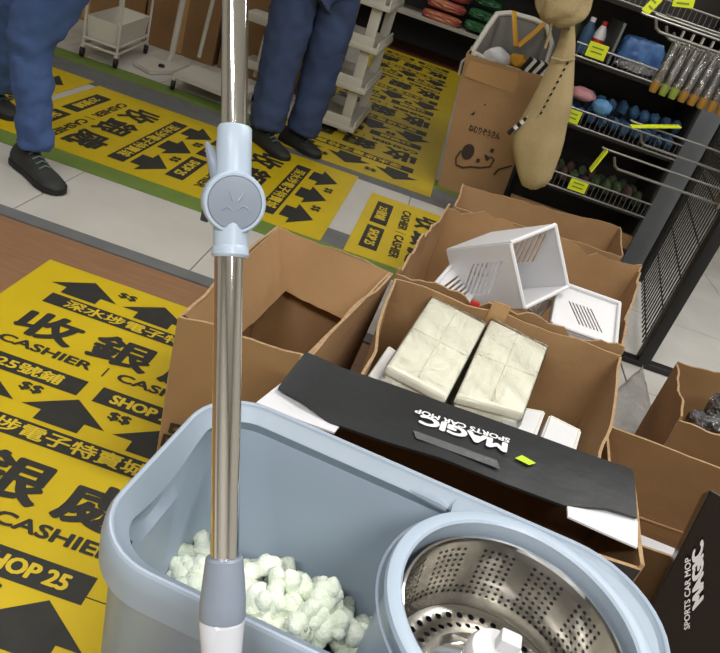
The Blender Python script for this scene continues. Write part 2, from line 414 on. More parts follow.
def loft(bm, secs, close=(False, False), mi=None):
    rings = []
    for ins, z in secs:
        ring = []
        for (u, v) in rrect(ins(None) if callable(ins) else ins):
            ring.append(bm.verts.new(bl(u, v, z if not callable(z) else z(u, v))))
        rings.append(ring)
    n = len(rings[0])
    for i, (a, b) in enumerate(zip(rings, rings[1:])):
        for k in range(n):
            f_ = bm.faces.new((a[k], a[(k+1) % n], b[(k+1) % n], b[k]))
            if mi: f_.material_index = mi[i]
    if close[0]: bm.faces.new(rings[0][::-1])
    if close[1]: bm.faces.new(rings[-1])
    return rings
BK = thing('mop_bucket', 'blue-grey plastic spin mop bucket with a round steel wringer basket', 'bucket', bl(.05, .54, .305))
bm = bmesh.new()
def dip(u, v):   # the inner shoulder drops in a wave on the left end wall
    t = max(0, min(1, (-.10-u)/.11)); s_ = max(0, min(1, (v-.43)/.20))
    return t*(.5-.5*math.cos(2*PI*s_))*1.0
loft(bm, [(.030, .31), (.026, .305), (.023, .315), (.012, .525), (.011, .528), (.003, .532), (0, .536), (-.001, .56), (0, .573), (.0025, .5785)], (True, False))
obj('shell', bm, 'plastic', BK)
bm = bmesh.new()
loft(bm, [(.0025, .5785), (.004, .581), (.006, .5815), (.008, .580)])
obj('rim', bm, 'plastic_rim', BK)
bm = bmesh.new()
loft(bm, [(.008, .580), (.010, .5765), (.021, lambda u, v: .568-.016*dip(u, v)), (.0235, lambda u, v: .565-.02*dip(u, v)), (.0115, lambda u, v: .545-.032*dip(u, v)), (.0135, lambda u, v: .539-.034*dip(u, v)), (.024, .50), (.034, .345), (.042, .332), (.06, .33)], (False, True))
obj('inner_wall', bm, 'plastic', BK, True, .5)
# wringer deck, ring, skirt
KU, KV = .173, .530
def kp(r_, a, z): return bl(KU+r_*math.cos(a), KV+r_*math.sin(a), z)
def deck_r(a):
    c, s = math.cos(a), math.sin(a); best = .3
    lo, hi = .05, .4
    for _ in range(30):
        md = (lo+hi)/2; u, v = KU+md*c, KV+md*s
        i_ = .0095; u0, u1, v0, v1 = U0+i_, U1-i_, V0+i_, V1-i_; rr = .105-i_
        ins = v0 <= v <= v1 and .085 <= u <= u1
        if ins and u > u1-rr:
            if v > v1-rr and (u-u1+rr)**2+(v-v1+rr)**2 > rr*rr: ins = False
            if v < v0+rr and (u-u1+rr)**2+(v-v0-rr)**2 > rr*rr: ins = False
        if ins: lo = md
        else: hi = md
    return max(lo, .126)
N = 96; bm = bmesh.new(); a_, b_, c_ = [], [], []
for k in range(N):
    a = 2*PI*k/N; rd = deck_r(a)
    a_.append(bm.verts.new(kp(.122, a, .574))); b_.append(bm.verts.new(kp(rd, a, .575))); c_.append(bm.verts.new(kp(rd, a, .545)))
for k in range(N):
    k2 = (k+1) % N; bm.faces.new((a_[k], a_[k2], b_[k2], b_[k])); bm.faces.new((b_[k], b_[k2], c_[k2], c_[k]))
obj('wringer_deck', bm, 'plastic', BK, True, .5)
bm = bmesh.new(); KC = bl(KU, KV, 0)
lathe(bm, [(.126, .566), (.131, .568), (.134, .576), (.1365, .583), (.135, .588), (.131, .590), (.122, .589), (.1195, .5865), (.1205, .580), (.1245, .545), (.1240, .522), (.1175, .520)], KC, n=72)
obj('wringer_ring', bm, 'plastic_light', BK)
bm = bmesh.new(); rg = []
for z in (.36, .45, .567):
    rr_ = []
    for k in range(72):
        a = 2*PI*k/72; u = KU+.127*math.cos(a); v = KV+.127*math.sin(a); m_ = .036 if z < .5 else .020
        rr_.append(bm.verts.new(bl(min(u, U1-m_), max(V0+m_, min(V1-m_, v)), z)))
    rg.append(rr_)
for a, b in zip(rg, rg[1:]):
    for k in range(72): bm.faces.new((a[k], a[(k+1) % 72], b[(k+1) % 72], b[k]))
obj('wringer_skirt', bm, 'plastic', BK)
obj('groove', lathe(bmesh.new(), [(.1395, .5752), (.141, .5757), (.1425, .5752)], KC, n=64), 'plastic_mid', BK)
bm = bmesh.new()
for k, (u, v) in enumerate(((.085, .676), (.070, .676))): pass
tube(bm, [bl(.02, .6665, .564), bl(.05, .666, .565), bl(.07, .6645, .5655), bl(.082, .662, .565)], [.003, .0055, .0068, .005], 10)
obj('lip_end', bm, 'plastic', BK)
# perforated steel basket (real holes)
def perf_cell(bm, P, u0, u1, v0, v1, fr=.5, aspect=1.0):
    cu, cv = (u0+u1)/2, (v0+v1)/2; hu, hv = (u1-u0)/2, (v1-v0)/2
    sq = [(1, 0), (1, 1), (0, 1), (-1, 1), (-1, 0), (-1, -1), (0, -1), (1, -1)]
    o_ = [bm.verts.new(P(cu+hu*a, cv+hv*b)) for a, b in sq]
    i_ = [bm.verts.new(P(cu+hu*fr*math.cos(PI/4*k), cv+hv*fr*math.sin(PI/4*k)*aspect)) for k in range(8)]
    for k in range(8): bm.faces.new((o_[k], o_[(k+1) % 8], i_[(k+1) % 8], i_[k]))
SB = bmesh.new(); ZT, ZB = .567, .478
def wallP(a, s):   # a angle index, s 0 top..1 bottom
    rr_ = .1125-.010*s - (.004 if s > .96 else 0); return kp(rr_, a, ZT+(ZB-ZT)*s)
NC = 84
for k in range(NC):
    a0, a1 = 2*PI*k/NC, 2*PI*(k+1)/NC
    for r_ in range(9):
        s0 = .10+.085*r_; s1 = s0+.085
        solid = (k % 7 in (5, 6) and r_ < 7)
        if solid:
            SB.faces.new([SB.verts.new(wallP(*q)) for q in ((a0, s0), (a1, s0), (a1, s1), (a0, s1))])
        else: perf_cell(SB, wallP, a0, a1, s0, s1, .52)
    for s0, s1 in ((0, .10), (.865, 1.0)):
        SB.faces.new([SB.verts.new(wallP(*q)) for q in ((a0, s0), (a1, s0), (a1, s1), (a0, s1))])
def botP(a, r_): return kp(r_, a, ZB-.004*math.sin((r_-.07)/.03*PI) if r_ > .07 else ZB)
NB = 40
for k in range(NB):
    a0, a1 = 2*PI*k/NB, 2*PI*(k+1)/NB
    for j, (q0, q1) in enumerate(((.094, .0795), (.0795, .065))):
        off = (a1-a0)/2*j
        perf_cell(SB, botP, a0+off, a1+off, q0, q1, .55)
    for q0, q1 in ((.0985, .094), (.065, .062)):
        SB.faces.new([SB.verts.new(botP(*q)) for q in ((a0, q0), (a1, q0), (a1, q1), (a0, q1))])
bmesh.ops.remove_doubles(SB, verts=SB.verts[:], dist=.0002)
bk = obj('wringer_basket', SB, 'steel_brushed', BK, True, .7)
bm = bmesh.new()
lathe(bm, [(.1135, .566), (.1158, .568), (.1150, .5705), (.1125, .570), (.1118, .566)], KC, n=72)
obj('basket_rim', bm, 'steel', BK)
bm = bmesh.new()
lathe(bm, [(.062, ZB), (.058, ZB-.012), (.036, ZB-.014), (.033, ZB-.004), (.030, ZB+.04)], KC, n=40, cap=(False, True))
obj('basket_hub', bm, 'steel', BK)
bm = bmesh.new()
lathe(bm, [(.1150, ZT-.004), (.108, ZB-.01), (.105, ZB-.03), (.1, ZB-.03)], KC, n=40, cap=(False, True))
obj('wringer_well', bm, 'plastic_dark', BK)  # dark cup whose colour stands in for shade behind the basket holes
bm = bmesh.new()
HC = bl(KU-.002, KV-.002, 0)
lathe(bm, [(.028, ZB+.036), (.0305, ZB+.040), (.0305, ZB+.050), (.027, ZB+.057), (.015, ZB+.060), (.0, ZB+.061)], HC, n=28)
bx(bm, HC+BU*.006+BV*.006+V((0, 0, ZB+.066)), (.022, .018, .022), Matrix.Rotation(A7, 3, 'Z'), .003)
obj('hub_cap', bm, 'white_plastic', BK)
# small dark vent clip on the left skirt
obj('clip', box(bl(-.205, .455, .515), (.012, .03, .026), Matrix.Rotation(A7, 3, 'Z'), .003), 'plastic_dark', BK)
# feet
for (u, v) in ((-.15, .47), (.25, .47), (-.15, .61), (.25, .61)):
    obj('foot', lathe(bmesh.new(), [(.015, .301), (.016, .308)], bl(u, v, 0), n=12, cap=(True, True)), 'plastic_dark', BK)

# chenille mop heads
def noodle_mesh(i):
    rnd = random.Random(i); bm = bmesh.new(); n = 13; L = .05; a = rnd.uniform(.5, 1.7); pts = []; rs = []
    for k in range(n):
        t = k/(n-1); ang = a*(t-.5)
        pts.append(V((math.sin(ang)*L/a, (1-math.cos(ang))*L/a, .003*math.sin(t*5+i))))
        e_ = math.sqrt(max(0, 1-(2*abs(t-.5))**4)); rs.append((.0108+.0022*math.sin(t*15+i))*(.3+.7*e_))
    tube(bm, pts, rs, 12)
    for v in bm.verts: v.co += v.co.normalized()*0+V((noise.noise(v.co*130), noise.noise(v.co*130+V((5, 0, 0))), noise.noise(v.co*130+V((0, 9, 0)))))*.0025
    bmesh.ops.recalc_face_normals(bm, faces=bm.faces[:]); me = bpy.data.meshes.new('noodle'); bm.to_mesh(me); bm.free()
    me.materials.append(M['chenille'])
    for p in me.polygons: p.use_smooth = True
    return me
NOOD = [noodle_mesh(i) for i in range(6)]
def noodles(T, spots, rnd):
    for (p, s) in spots:
        o = bpy.data.objects.new('noodle', rnd.choice(NOOD)); COL.objects.link(o); o.parent = T
        o.matrix_parent_inverse = Matrix.Translation(-V(T['base'])); o.location = p; o.scale = (s, s, s)
        o.rotation_euler = (rnd.uniform(-.9, .9), rnd.uniform(-.9, .9), rnd.uniform(0, 6.28))
MH = thing('chenille_mop_pad', 'fluffy pale green-white chenille mop head lying inside the bucket', 'mop pad', bl(-.03, .55, .333))
sub = mat('mop_plate', '#26272b', .6)
obj('backing_plate', lathe(bmesh.new(), [(.06, .336), (.062, .34), (.06, .345)], bl(-.035, .55, 0), n=24, cap=(True, True)), sub, MH)
rnd = random.Random(3); sp = []
for i in range(170):
    t = rnd.random(); cu = -.185+.275*t; cv = .58-.015*t
    dv = rnd.uniform(-1, 1)*.068
    crest = (.022 if t < .3 else .05)+.04*math.exp(-((t-.55)/.25)**2)+.012*math.sin(t*21)
    hgt = .350+crest*max(0, 1-(dv/.075)**2)
    sp.append((bl(cu+rnd.uniform(-.01, .01), cv+dv, hgt-rnd.random()**2*.02), rnd.uniform(.85, 1.15)))
noodles(MH, sp, rnd)

# ------------------------------------------------------------------ mop with steel handle (in front of the bucket)
DEP = .54
def mp(u, v, dd=0): return atD(u, v, DEP+dd)
up = (mp(237, 0)-mp(222, 600)).normalized()
MO = thing('floor_mop', 'spin mop with telescopic steel handle and pale blue locking collar', 'mop', mp(212.5, 850))
PXM = DEP/FPX  # metres per pixel at the mop
def pole(p0, p1, r_, m, name): return obj(name, tube(bmesh.new(), [mp(*p0), mp(*p1)], r_*PXM, 28), m, MO)
pole((229.5, 215), (224.5, 562), 14.3, 'steel', 'lower_tube')
pole((238.2, -260), (233.5, 175), 13.2, 'steel', 'upper_tube')
obj('grip', tube(bmesh.new(), [mp(240.6, -480), mp(238.6, -300), mp(238.4, -262)], [12*PXM, 15*PXM, 14*PXM], 20), 'plastic_mid', MO)
def sleeve(name, pr, m, n=28): return obj(name, tube(bmesh.new(), [mp(p[0], p[1]) for p in pr], [p[2]*PXM for p in pr], n), m, MO)
sleeve('collar', [(234.8, 127, 16.0), (234.7, 129, 17.2), (234, 150, 17.6), (233, 185, 18.2), (231.8, 215, 18.2), (231, 228, 17.6), (230.6, 246, 17.0), (230.4, 248, 18.6), (230.2, 255, 18.8), (230.1, 257.5, 17)], 'plastic_light')
# round lock button facing the viewer
fw = c2w((0, 0, 1)); c0 = mp(232.5, 202)
tow = (V((0, 0, H))-c0).normalized()
ax = (tow+c2w((.12, .05, 0))).normalized()
obj('lock_housing', lathe(bmesh.new(), [(24*PXM, -16*PXM), (30.5*PXM, -10*PXM), (31*PXM, 14*PXM), (30.6*PXM, 19*PXM), (29*PXM, 21*PXM), (26.5*PXM, 21*PXM), (26*PXM, 19*PXM)], c0, ax, 48, (True, False)), 'plastic_light', MO)
lb = obj('lock_button', lathe(bmesh.new(), [(26.2*PXM, 17*PXM), (26.2*PXM, 20*PXM), (25.2*PXM, 21.3*PXM), (12*PXM, 22.3*PXM), (0.01*PXM, 22.5*PXM)], c0, ax, 48), 'plastic_mid', MO)
x_, y_, z_ = frame_dir(ax)
def onface(du, dv, h): # du right, dv down in pixels, on the button face
    rt = c2w((1, 0, 0)); rt = (rt-ax*rt.dot(ax)).normalized(); dn = c2w((0, 1, 0)); dn = (dn-ax*dn.dot(ax)).normalized()
    return c0+ax*h*PXM+rt*du*PXM+dn*dv*PXM
for (du, dv) in ((-6, -12), (9, -10)):
    obj('button_rib', tube(bmesh.new(), [onface(du, dv, 22.2), onface(du*.35, dv*.1-1, 22.2)], [.6*PXM, 1.4*PXM], 8), 'plastic_mid', lb)
for du in (-8, 8):
    bm = bmesh.new(); tube(bm, [onface(du-5, 7, 22), onface(du-3, 4.5, 22.2), onface(du, 3.6, 22.3), onface(du+3, 4.5, 22.2), onface(du+5, 7, 22)], .9*PXM, 8)
    obj('button_rib', bm, 'plastic_mid', lb)
bm = bmesh.new(); tube(bm, [mp(207, 143, -.004), mp(210, 150, -.006), mp(214, 165, -.006), mp(216, 182, -.003)], [2.5*PXM, 4.5*PXM, 6*PXM, 5*PXM], 10, True)
obj('release_lever', bm, 'plastic_mid', MO)
obj('side_slot', box(mp(206, 214, -.002), (.006, .006, .011), None, .001), 'plastic_dark', MO)
sleeve('socket', [(224.5, 556, 16.5), (224.4, 558, 18.6), (224.2, 563, 19.2), (223.8, 580, 21), (223, 600, 23), (222.3, 615, 23.4), (222.1, 618, 22.5)], 'plastic_mid')
sleeve('joint_sleeve', [(222.1, 618.5, 21.0), (222, 621, 22.5), (221.8, 640, 21), (221.4, 680, 18), (221, 720, 17), (220, 745, 16)], 'clear')
hb = mp(216, 800); hd = up
mhp = obj('mop_plate', lathe(bmesh.new(), [(.01, .03), (.02, .012), (.07, .004), (.072, -.004), (.065, -.008)], hb, up, 32, (True, True)), sub, MO)
x_, y_, z_ = frame_dir(up); sp = []
for i in range(60):
    a = rnd.uniform(0, 6.28); rr_ = .068*math.sqrt(rnd.random()); sp.append((hb-up*(.016+.006*rnd.random())+x_*rr_*math.cos(a)+y_*rr_*math.sin(a), 1))
noodles(MO, sp, rnd)

# cartons that carry the bucket and the mop
def rotc(u0, u1, v0, v1): return [bl(u0, v0, 0).to_tuple()[:2], bl(u1, v0, 0).to_tuple()[:2], bl(u1, v1, 0).to_tuple()[:2], bl(u0, v1, 0).to_tuple()[:2]]
def closed_box(name, label, quad, z0, z1, m, group=None):
    T = thing(name, label, 'box', (sum(p[0] for p in quad)/4, sum(p[1] for p in quad)/4, z0), group)
    b = [V((p[0], p[1], z0)) for p in quad]; t = [V((p[0], p[1], z1)) for p in quad]
    for k in range(4): panel('side_panel', b[k], b[(k+1) % 4], t[(k+1) % 4], t[k], m, T, .004, 6, 5, .002, 0, k)
    panel('top_panel', t[0]-V((0, 0, .002)), t[1]-V((0, 0, .002)), t[2]-V((0, 0, .002)), t[3]-V((0, 0, .002)), m, T, .004, 4, 4, .0, 0, 7)
    panel('bottom_panel', b[0]+V((0, 0, .004)), b[1]+V((0, 0, .004)), b[2]+V((0, 0, .004)), b[3]+V((0, 0, .004)), m, T, .004, 4, 4, 0, 0, 8)
    return T
closed_box('mop_carton', 'closed black carton carrying the mop bucket', rotc(-.20, .30, .43, .655), 0, .298, ('black_print', 'card_edge'))
zm = hb.z-.09
closed_box('shipping_carton', 'closed brown carton in front of the bucket, under the mop', [(hb.x-.12, hb.y-.17), (hb.x+.2, hb.y-.17), (hb.x+.2, hb.y+.06), (hb.x-.12, hb.y+.06)], 0, max(.2, zm+.045), ('card', 'card_edge'))

# ------------------------------------------------------------------ black MAGIC carton with lid
ZL = .50
B0, B1 = atZ(306, 352, ZL), atZ(632.5, 470, ZL)
bx0, bx1, by0, by1 = -.072, .478, .752, .966
MB = thing('mop_carton', 'black carton with white lettering on its half-open lid, behind the bucket', 'box', ((bx0+bx1)/2, (by0+by1)/2, 0))
cor = [(bx0, by0), (.456, by0+.004), (bx1, by1), (bx0, by1)]
for k in range(4):
    a, b = cor[k], cor[(k+1) % 4]
    zt = .487 if k == 0 else .495
    panel('side_panel', (a[0], a[1], 0), (b[0], b[1], 0), (b[0], b[1], zt), (a[0], a[1], zt), ('card_dark', 'card_edge', 'black_print'), MB, .006, 10, 6, .002, .001, 30+k, 0)
panel('bottom_panel', (bx0, by0, .005), (bx1, by0, .005), (bx1, by1, .005), (bx0, by1, .005), ('card_dark', 'card_edge'), MB, .004, 3, 3, 0, 0, 0)
# recolour the outside faces of the sides black
cen = V(((bx0+bx1)/2, (by0+by1)/2, .25))
for ch in MB.children:
    if ch.name.startswith('side_panel'):
        for p in ch.data.polygons:
            if p.material_index == 0 and p.normal.dot(p.center-V((cen.x, cen.y, p.center.z))) > 0: p.material_index = 2
topl = [(306, 352), (322, 359), (339, 367.5), (388, 384), (437, 401), (486, 419), (535, 436), (584, 453), (632.5, 470)]
botl = [(278, 389), (302, 404), (330, 422), (385, 441), (440, 461), (503, 483), (565, 504), (606, 511), (636, 519)]
g = []
NVV = 6
for i in range(NVV+1):
    row = []
    for j in range(len(topl)):
        t = i/NVV
        a, b = atZ(*topl[j], ZL), atZ(*botl[j], ZL+.004+(.004 if j in (0, 1) else 0))
        p = a.lerp(b, t); p.z += .003*math.sin(t*PI)+(.004*t*math.sin(j*1.9)) + nz(p, 9, 3)*.003
        row.append(p)
    g.append(row)
bm = bmesh.new(); slab(bm, g, .004, 1, 0)
lid = obj('lid', bm, ('black_print', 'black_print'), MB, True, .5)
bmx = bmesh.new()
# lettering on the lid, upside down as seen from the front
def lidp(u, v): return atZ(u, v, ZL+.0105)
def lidtext(s, BL_, BR_, TL_, bold):
    O = lidp(*BL_); letter(s, O, lidp(*BR_)-O, lidp(*TL_)-O, 'white_letter', lid, bold, lift=.0006)
# glyph baseline sits at the far side, tops towards the viewer: right end in the picture is where the word starts
lidtext('MAGIC', (508, 443.5), (421, 414), (506.5, 453.5), .09)
lidtext('SPORTS CAR MOP', (510, 439), (416, 408.5), (509, 443.5), .05)
q = [lidp(*p) for p in ((515, 458), (522, 455), (536, 463), (529, 465))]
flat('sticker', q, 'tag_green', lid)
flat('tape_strip', [lidp(413, 430), lidp(416, 438), lidp(500, 469), lidp(497, 460)], mat('scuffed_tape', '#606163', .25, bump=.4, bs=60), lid)
# dust flaps (white inside)
def sheet(name, pts, t, m, parent):
    bm = bmesh.new(); P = [V(p) for p in pts]; n = (P[1]-P[0]).cross(P[2]-P[0]).normalized()*t
    a = [bm.verts.new(p) for p in P]; b = [bm.verts.new(p-n) for p in P]
    bm.faces.new(a); bm.faces.new(b[::-1])
    for k in range(len(P)): k2 = (k+1) % len(P); bm.faces.new((a[k2], a[k], b[k], b[k2]))
    return obj(name, bm, m, parent, False)
sheet('dust_flap', [atZ(u, v, .4985) for u, v in ((566, 500), (620, 504), (637, 523), (636.5, 549), (600, 533), (567, 518))], .003, 'white_card', MB)
sheet('dust_flap', [atZ(u, v, .4985) for u, v in ((256, 404), (280, 385), (318, 405), (342, 424), (334, 434), (300, 422))], .003, 'white_card', MB)

# ------------------------------------------------------------------ open brown cartons
def gz(u, v, z): return atZ(u, v, z)
c1 = carton('open_carton', 'empty open brown carton behind the left end of the bucket', [(-.30, 1.10), (-.05, 1.12), (0.0, 1.60), (-.27, 1.62)],
       [gz(179, 316, .40), gz(307, 358, .40), gz(393, 272, .40), gz(278, 226, .40)], 0, crump=.01, torn=.005, seed=1, base_z=.06)
for ch in c1.children:
    pass
bmx.free()
rim1 = [gz(179, 316, .40), gz(307, 358, .40), gz(393, 272, .40), gz(278, 226, .40)]
inn1 = [gz(226, 348, .27), gz(300, 366, .27), gz(343, 319, .27), gz(286, 291, .27)]
for k in (1, 2, 3):
    a, b = rim1[k], rim1[(k+1) % 4]; c, d = inn1[(k+1) % 4], inn1[k]
    cen1 = sum(rim1, V())/4
    ins_ = lambda p: p+(cen1-p)*.03
    panel('flap', ins_(a), ins_(b), c, d, ('card', 'card_edge'), c1, .005, 12, 6, .008, .003, 21+k)
# print mark on the carton front
fl0 = atY(157, 428, 1.095); 
letter('品', atY(160, 446, 1.092), atY(184, 452, 1.092)-atY(160, 446, 1.092), atY(167, 421, 1.092)-atY(160, 446, 1.092), 'ink_brown', c1, .03)
c2 = carton('open_carton', 'open brown carton holding the film-wrapped cream containers', [(.035, 1.12), (.50, 1.12), (.60, 1.595), (.04, 1.585)],
       [gz(360, 378, .40), (.50, 1.10, .36), gz(621, 356, .395), gz(396, 278, .40)], 0, crump=.012, torn=.004, seed=11)
c3 = carton('open_carton', 'torn open brown carton holding the white slotted baskets', [(.06, 1.635), (.62, 1.64), (.76, 2.28), (.15, 2.25)],
       [gz(397, 272, .405), gz(623, 349, .40), gz(641, 266, .40), gz(449, 206, .40)], 0, crump=.014, torn=.02, seed=17, base_z=.13)
c4 = carton('open_carton', 'open brown carton between the basket carton and the wire shelves', [(.17, 2.36), (.74, 2.42), (.78, 2.70), (.18, 2.53)],
       [gz(455, 206, .39), gz(622, 256, .395), gz(620, 227, .40), gz(463, 185, .40)], 0, crump=.008, torn=.006, seed=23)
obj('tape_strip', box(atY(497, 316, 1.588), (.045, .004, .07)), 'tape', c3, False)
obj('tape_strip', box(atY(475, 303.5, 1.598), (.022, .01, .01)), 'red', c3, False)
# carton 5 and 6 on the right
c5 = carton('open_carton', 'open brown carton by the pale floor holding a black plastic-wrapped bundle', [(.84, 1.60), (1.22, 1.56), (1.27, 1.88), (.89, 1.90)],
       [gz(681, 417, .30), gz(768, 462, .30), gz(790, 392, .30), gz(678, 362, .30)], 0, m=('card_dark', 'card_edge'), crump=.008, torn=.009, seed=29)
c6 = carton('open_carton', 'empty open brown carton beside the black lid, at the right edge', [(.60, 1.09), (.98, 1.09), (.98, 1.42), (.60, 1.425)],
       [(.585, 1.09, .27), (.99, 1.09, .27), (.99, 1.41, .30), gz(606, 424, .30)], 0, m=('card_dark', 'card_edge'), crump=.003, torn=.002, seed=37)
sheet('paper_sheet', [V((.64, 1.18, .09)), V((.80, 1.2, .1)), V((.86, 1.30, .13)), V((.66, 1.33, .12))], .002, 'white_card', c6)
obj('fold_line', box((.79, 1.412, .10), (.37, .004, .004)), 'card', c6, False)
# black wrapped bundle
def lump(name, c, s, m, parent=None, seed=0, amp=.25, sub_=3, fq=1.6, sq=2.):
    bm = bmesh.new(); bmesh.ops.create_icosphere(bm, subdivisions=sub_, radius=1)
    for v in bm.verts:
        if sq != 2.: v.co /= (abs(v.co.x)**sq+abs(v.co.y)**sq+abs(v.co.z)**sq)**(1/sq)
        k = 1+amp*noise.noise(v.co*fq+V((seed*3.3, seed, -seed*1.7)))+amp*.4*noise.noise(v.co*fq*3+V((seed, 2*seed, seed)))
        v.co = V((v.co.x*s[0]*k, v.co.y*s[1]*k, v.co.z*s[2]*k))+V(c)
    return obj(name, bm, m, parent)
bw = thing('wrapped_bundle', 'black bundle wrapped in crinkled clear plastic inside the right-hand carton', 'bundle', (1.06, 1.72, .02))
lump('bundle', (1.06, 1.72, .17), (.12, .10, .15), 'black_gloss', bw, 4, .2)
lump('plastic_wrap', (1.06, 1.72, .18), (.135, .112, .165), 'film_dark', bw, 5, .35, 4, 3)
# tilted black box at the lower right corner
KY = .97
e0, e1, e2 = atY(711, 491, KY), atY(669, 573, KY), atY(648, 690, KY)
q0 = V((e0.x-.03, e0.y, 0)); 
RB = thing('mop_carton', 'glossy black carton with slanted white logo at the lower right corner', 'box', (.85, .95, 0))
tl = e0; bl_ = e0+(e1-e0).normalized()*(e0.z/abs((e1-e0).normalized().z)); bl_.z = .006
rt_ = V((.36, -.10, -.02))
A_, B_, C_, D_ = bl_, bl_+V((.36, -.10, 0)), tl+rt_, tl
bk_ = V((.03, .06, 0)); bt_ = V((.03, .06, -.05))
for nm_, q in (('front_panel', (A_, B_, C_, D_)), ('side_panel', (B_, B_+bk_, C_+bt_, C_)), ('back_panel', (B_+bk_, A_+bk_, D_+bt_, C_+bt_)), ('side_panel', (A_+bk_, A_, D_, D_+bt_)), ('top_panel', (D_, C_, C_+bt_, D_+bt_))):
    panel(nm_, *q, ('black_gloss', 'black_print'), RB, .004, 8, 8, .003, .002 if nm_ == 'front_panel' else 0, 41)
def fp(a, b): return A_.lerp(B_, a).lerp(D_.lerp(C_, a), b)+(B_-A_).cross(D_-A_).normalized()*.005
def ff(u, v):
    d_ = ray(u, v); n_ = (B_-A_).cross(D_-A_).normalized(); t_ = (A_+n_*.006-V((0, 0, H))).dot(n_)/d_.dot(n_); return V((0, 0, H))+d_*t_
O = ff(704, 598); letter('MAGIC', O, ff(704, 537)-O, ff(692, 612)-O, 'white_letter', RB, .08)
O = ff(690, 628); letter('SPORTS CAR MOP', O, ff(691, 556)-O, ff(684, 630)-O, 'white_letter', RB, .04)

# ------------------------------------------------------------------ wrapped cream containers in carton 2
def wrapped_stack(label, quad, zt, zb, ribs=True):
    P = [gz(u, v, zt) for u, v in quad]  # tl tr br bl (far-left, far-right, near-right, near-left)
    c = sum(P, V())/4
    T = thing('storage_container', label, 'container', (c.x, c.y, zb), 'film-wrapped cream containers')
    def prism(ins, z0, z1, bevel=.006):
        bm = bmesh.new(); q = [c+(p-c)*ins for p in P]
        a = [bm.verts.new(V((p.x, p.y, z0))) for p in q]; b = [bm.verts.new(V((p.x, p.y, z1))) for p in q]
        bm.faces.new(a); bm.faces.new(b)
        for k in range(4): bm.faces.new((a[k], a[(k+1) % 4], b[(k+1) % 4], b[k]))
        bmesh.ops.recalc_face_normals(bm, faces=bm.faces[:])
        bmesh.ops.bevel(bm, geom=bm.edges[:], offset=bevel, segments=3, affect='EDGES', profile=.5); return bm
    obj('body', prism(.95, zb, zt-.018), 'cream_plastic', T)
    obj('lid', prism(1.0, zt-.020, zt), 'cream_plastic', T)
    if ribs:
        a, b = P[0].lerp(P[3], .5), P[1].lerp(P[2], .5); a.z = b.z = zt+.001
        bm = bmesh.new(); tube(bm, [a.lerp(b, .05), a.lerp(b, .95)], .0025, 6); obj('lid_rib', bm, 'cream_plastic', T)
        a, b = P[0].lerp(P[1], .5), P[3].lerp(P[2], .5); a.z = b.z = zt+.001
        bm = bmesh.new(); tube(bm, [a.lerp(b, .05), a.lerp(b, .95)], .0025, 6); obj('lid_rib', bm, 'cream_plastic', T)
    # crinkled film over it
    g = []
    for i in range(31):
        row = []
        for j in range(21):
            a, b = -.06+1.12*j/20, -.06+1.12*i/30
            p = P[3].lerp(P[2], a).lerp(P[0].lerp(P[1], a), b)
            e_ = max(0, -a, a-1)+max(0, -b, b-1)
            p.z = zt+.006-e_*1.0+.005*noise.noise(V((p.x*22+p.y*16, p.y*6, 3.1)))
            row.append(p)
        g.append(row)
    bm = bmesh.new(); vs = [[bm.verts.new(p) for p in row] for row in g]
    for i in range(30):
        for j in range(20): bm.faces.new((vs[i][j], vs[i][j+1], vs[i+1][j+1], vs[i+1][j]))
    obj('plastic_film', bm, 'film', T)
    return T
wrapped_stack('film-wrapped cream container on the left of the pair in the carton', ((432, 296), (486, 324), (447, 398), (386, 366)), .385, .10)
wrapped_stack('film-wrapped cream container on the right of the pair in the carton', ((491, 319), (548, 347), (524, 414), (456, 396)), .385, .10)
def small_block(label, quad, zt, zb):
    P = [gz(u, v, zt) for u, v in quad]; c = sum(P, V())/4
    T = thing('storage_container', label, 'container', (c.x, c.y, zb))
    bm = bmesh.new(); a = [bm.verts.new(V((p.x, p.y, zb))) for p in P]; b = [bm.verts.new(p) for p in P]
    bm.faces.new(a); bm.faces.new(b)
    for k in range(4): bm.faces.new((a[k], a[(k+1) % 4], b[(k+1) % 4], b[k]))
    bmesh.ops.recalc_face_normals(bm, faces=bm.faces[:]); bmesh.ops.bevel(bm, geom=bm.edges[:], offset=.003, segments=2, affect='EDGES')
    obj('body', bm, 'white_plastic', T)
    bm = bmesh.new(); q = [c+(p-c)*.86+V((0, 0, .001)) for p in P]
    for k in range(4): tube(bm, [q[k], q[(k+1) % 4]], .0015, 6)
    obj('lid_edge', bm, 'cream_plastic', T)
small_block('small white box wedged at the lower right corner of the wrapped containers', ((550, 414), (582, 430), (575, 455), (540, 440)), .36, .12)
small_block('white box half hidden behind the black lid, below the wrapped pair', ((508, 404), (546, 411), (536, 438), (497, 428)), .355, .12)
small_block('white box half hidden behind the black lid, left of the wrapped pair', ((389, 345), (410, 360), (388, 388), (366, 378)), .35, .12)

